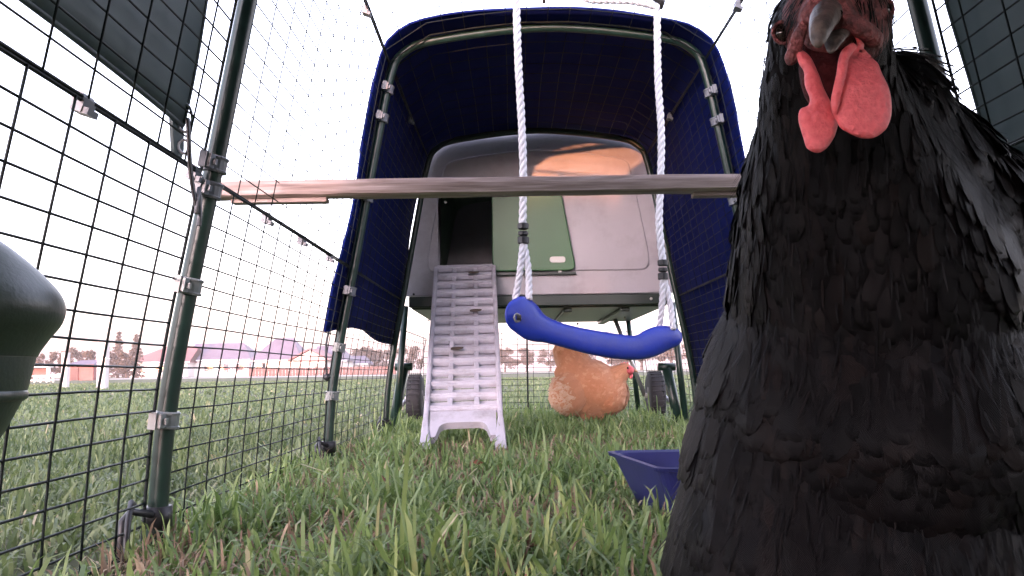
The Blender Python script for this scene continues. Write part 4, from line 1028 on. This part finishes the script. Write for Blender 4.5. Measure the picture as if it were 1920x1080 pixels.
# ================================================================== GRASS
def grass(name, pts, hts, wid, m, label, bend=.55, seed=1):
    g = np.random.default_rng(seed); n = len(pts)
    a = g.uniform(0, 2 * np.pi, n); d = np.stack([np.cos(a), np.sin(a), np.zeros(n)], 1)
    a2 = a + np.pi / 2 + g.normal(0, .5, n); s = np.stack([np.cos(a2), np.sin(a2), np.zeros(n)], 1)
    b = np.abs(g.normal(0, bend, n)) + .08
    base = np.c_[pts, np.full(n, -.004)]
    vs = np.zeros((n, 7, 3)); up = np.array([0, 0, 1.0])
    for i, (t, w) in enumerate(((0, .75), (.45, 1.0), (.86, .85))):
        ang = b * t * 1.1; hor = np.sin(ang) * t; ver = np.cos(ang) * t
        c = base + d * (hts * hor)[:, None] + up * (hts * ver)[:, None]
        vs[:, 2 * i] = c - s * (wid * w * .5)[:, None]; vs[:, 2 * i + 1] = c + s * (wid * w * .5)[:, None]
    vs[:, 6] = base + d * (hts * np.sin(b * 1.3))[:, None] + up * (hts * np.cos(b * 1.3))[:, None]
    vs[:, :, 2] = np.maximum(vs[:, :, 2], .002)
    q = (np.array([(0, 1, 3, 2), (2, 3, 5, 4)])[None] + (np.arange(n) * 7)[:, None, None]).reshape(-1, 4)
    t = (np.array([(4, 5, 6)])[None] + (np.arange(n) * 7)[:, None, None]).reshape(-1, 3)
    me = bpy.data.meshes.new(name); me.vertices.add(n * 7); me.vertices.foreach_set('co', vs.astype(np.float32).ravel())
    lo = np.concatenate([q.ravel(), t.ravel()]); nq, nt = len(q), len(t)
    me.loops.add(len(lo)); me.loops.foreach_set('vertex_index', lo.astype(np.int32))
    me.polygons.add(nq + nt); me.polygons.foreach_set('loop_start', np.concatenate([np.arange(nq) * 4, nq * 4 + np.arange(nt) * 3]).astype(np.int32))
    me.polygons.foreach_set('loop_total', np.concatenate([np.full(nq, 4), np.full(nt, 3)]).astype(np.int32))
    me.update(calc_edges=True); me.validate()
    cl = (np.sin(pts[:, 0] * 9 + 1.3) * np.sin(pts[:, 1] * 7) * .12)
    rv_ = np.clip(g.beta(2.2, 2.2, n) * .8 + cl + (g.random(n) < .05) * .5, 0, 1)
    at = me.attributes.new('rnd', 'FLOAT', 'POINT'); at.data.foreach_set('value', np.repeat(rv_, 7).astype(np.float32))
    me.materials.append(MATS[m]); o = bpy.data.objects.new(name, me); col.objects.link(o)
    return tag(o, label, 'grass', kind='stuff')
def scatter(x0, x1, y0, y1, dens, seed, clump=.0, fn=None):
    g = np.random.default_rng(seed); n = int((x1 - x0) * (y1 - y0) * dens)
    p = np.c_[g.uniform(x0, x1, n), g.uniform(y0, y1, n)]
    if clump:
        k = max(3, n // 14); c = np.c_[g.uniform(x0, x1, k), g.uniform(y0, y1, k)]; q = g.random(n) < clump
        p[q] = c[g.integers(0, k, q.sum())] + g.normal(0, .012, (q.sum(), 2))
    if fn is not None: p = p[fn(p)]
    return p
def hmap(p): return np.clip(.95 + .34 * np.sin(p[:, 0] * 11 + 2 + 1.3 * np.sin(p[:, 1] * 3.1)) * np.sin(p[:, 1] * 8.3 + 1 + p[:, 0] * 2) + .3 * np.sin(p[:, 0] * 23 + p[:, 1] * 17) * np.sin(p[:, 1] * 13 - p[:, 0] * 5), .3, 1.7)
inside = lambda p: (p[:, 0] > XC - .53) & (p[:, 0] < XC + .53)
def bare(p): return np.sin(p[:, 0] * 13 + 1.1 * np.sin(p[:, 1] * 7)) * np.sin(p[:, 1] * 10.5 + 1.7 * np.sin(p[:, 0] * 6 + 1)) + .35 * np.sin(p[:, 0] * 41) * np.sin(p[:, 1] * 37)
_gk = np.random.default_rng(77)
patchy = lambda p: inside(p) & (_gk.random(len(p)) < np.clip(1.15 - .9 * np.clip(bare(p), 0, 1), .25, 1))
g_ = np.random.default_rng(21)
p = scatter(-.46, .66, .42, 1.7, 32000, 31, .6, patchy); h = hmap(p) * g_.gamma(5, .0070, len(p))
grass('grass', p, h, g_.uniform(.0023, .0060, len(p)), 'grass', 'long green grass blades inside the run close to the camera', .85, 41)
p = scatter(-.46, .66, 1.7, 3.95, 18000, 32, .45, patchy); h = hmap(p) * g_.gamma(5, .0066, len(p))
grass('grass', p, h, g_.uniform(.003, .0055, len(p)), 'grass', 'green grass inside the run around ramp and coop', .75, 42)
p = scatter(-.46, .66, .42, 2.4, 11000, 33, .3, lambda p: inside(p) & (_gk.random(len(p)) < .3 + .8 * np.clip(bare(p), 0, 1)))
grass('dead_grass', p, np.random.default_rng(5).uniform(.02, .055, len(p)), np.random.default_rng(6).uniform(.0015, .004, len(p)), 'dead_grass', 'dry brown thatch among the grass in the run', 1.2, 43)
out = lambda p: (p[:, 0] < XC - .53) | (p[:, 0] > XC + .53)
wedge = lambda p: (p[:, 0] > -.72 * p[:, 1] - .25) & (p[:, 0] < .62 * p[:, 1] + .4)
p = scatter(-2.6, 2.1, .4, 3.2, 10000, 34, .4, lambda p: out(p) & wedge(p)); h = hmap(p) * g_.gamma(5, .0055, len(p))
grass('lawn_grass', p, h, g_.uniform(.003, .006, len(p)), 'lawn_grass', 'lawn grass just outside the run mesh', .6, 44)
p = scatter(-6, 5, 3.2, 8, 1500, 35, .4, lambda p: wedge(p) & ((p[:, 1] > 3.95) | out(p))); h = hmap(p) * g_.gamma(5, .0055, len(p))
grass('lawn_grass', p, h, g_.uniform(.006, .011, len(p)), 'lawn_grass', 'mown lawn in the middle distance beyond the run', .6, 45)
p = scatter(-19, 12, 8, 26, 160, 36, .4, wedge); h = g_.gamma(5, .006, len(p))
grass('lawn_grass', p, h, g_.uniform(.015, .03, len(p)), 'lawn_grass', 'pale mown lawn stretching to the far path', .6, 46)

# a few dead leaves among the blades
for i, (px, py, Dd, a, lb) in enumerate(((965, 1030, .93, .4, 'curled brown dead leaf low in the grass at bottom centre'), (720, 905, 1.3, 1.7, 'small brown dead leaf in the grass left of centre'), (905, 872, 1.55, 2.6, 'small brown dead leaf in the grass below the ramp'))):
    c = P(px, py, Dd); c.z = max(c.z, .012); m = MB(); L_ = .022 if i else .034
    ol = [(0, 0), (.3, .28), (.6, .3), (1, 0), (.6, -.3), (.3, -.26)]
    rot = Matrix.Rotation(a, 3, 'Z') @ Matrix.Rotation(.35, 3, 'X')
    V = [rot @ Vector((x * L_, y * L_, .25 * L_ * (abs(y) * 2) + .004)) + c for x, y in ol] + [rot @ Vector((.5 * L_, 0, 0)) + c]
    m.add(V, [(k, (k + 1) % 6, 6) for k in range(6)])
    o = m.build('dead_leaf', 'leaf_litter', None, solid=.0006, org=c); tag(o, lb, 'leaf', 'dead leaves in the grass')

# added thin volume that pales the distance, standing in for lens glare
hz_ = MB().box((0, 550, 6.0), (1440, 1740, 14.0)).build('glare', 'path'); hz_.data.materials.clear()
hm = bpy.data.materials.new('glare'); hm.use_nodes = True; hm.node_tree.nodes.remove(hm.node_tree.nodes['Principled BSDF'])
pv = hm.node_tree.nodes.new('ShaderNodeVolumePrincipled'); pv.inputs['Color'].default_value = (1.0, 0.93, 0.93, 1); pv.inputs['Density'].default_value = 0.0008
hm.node_tree.links.new(pv.outputs[0], hm.node_tree.nodes['Material Output'].inputs['Volume']); hz_.data.materials.append(hm)
tag(hz_, kind='stuff', label='added pale haze over the field', cat='glare')
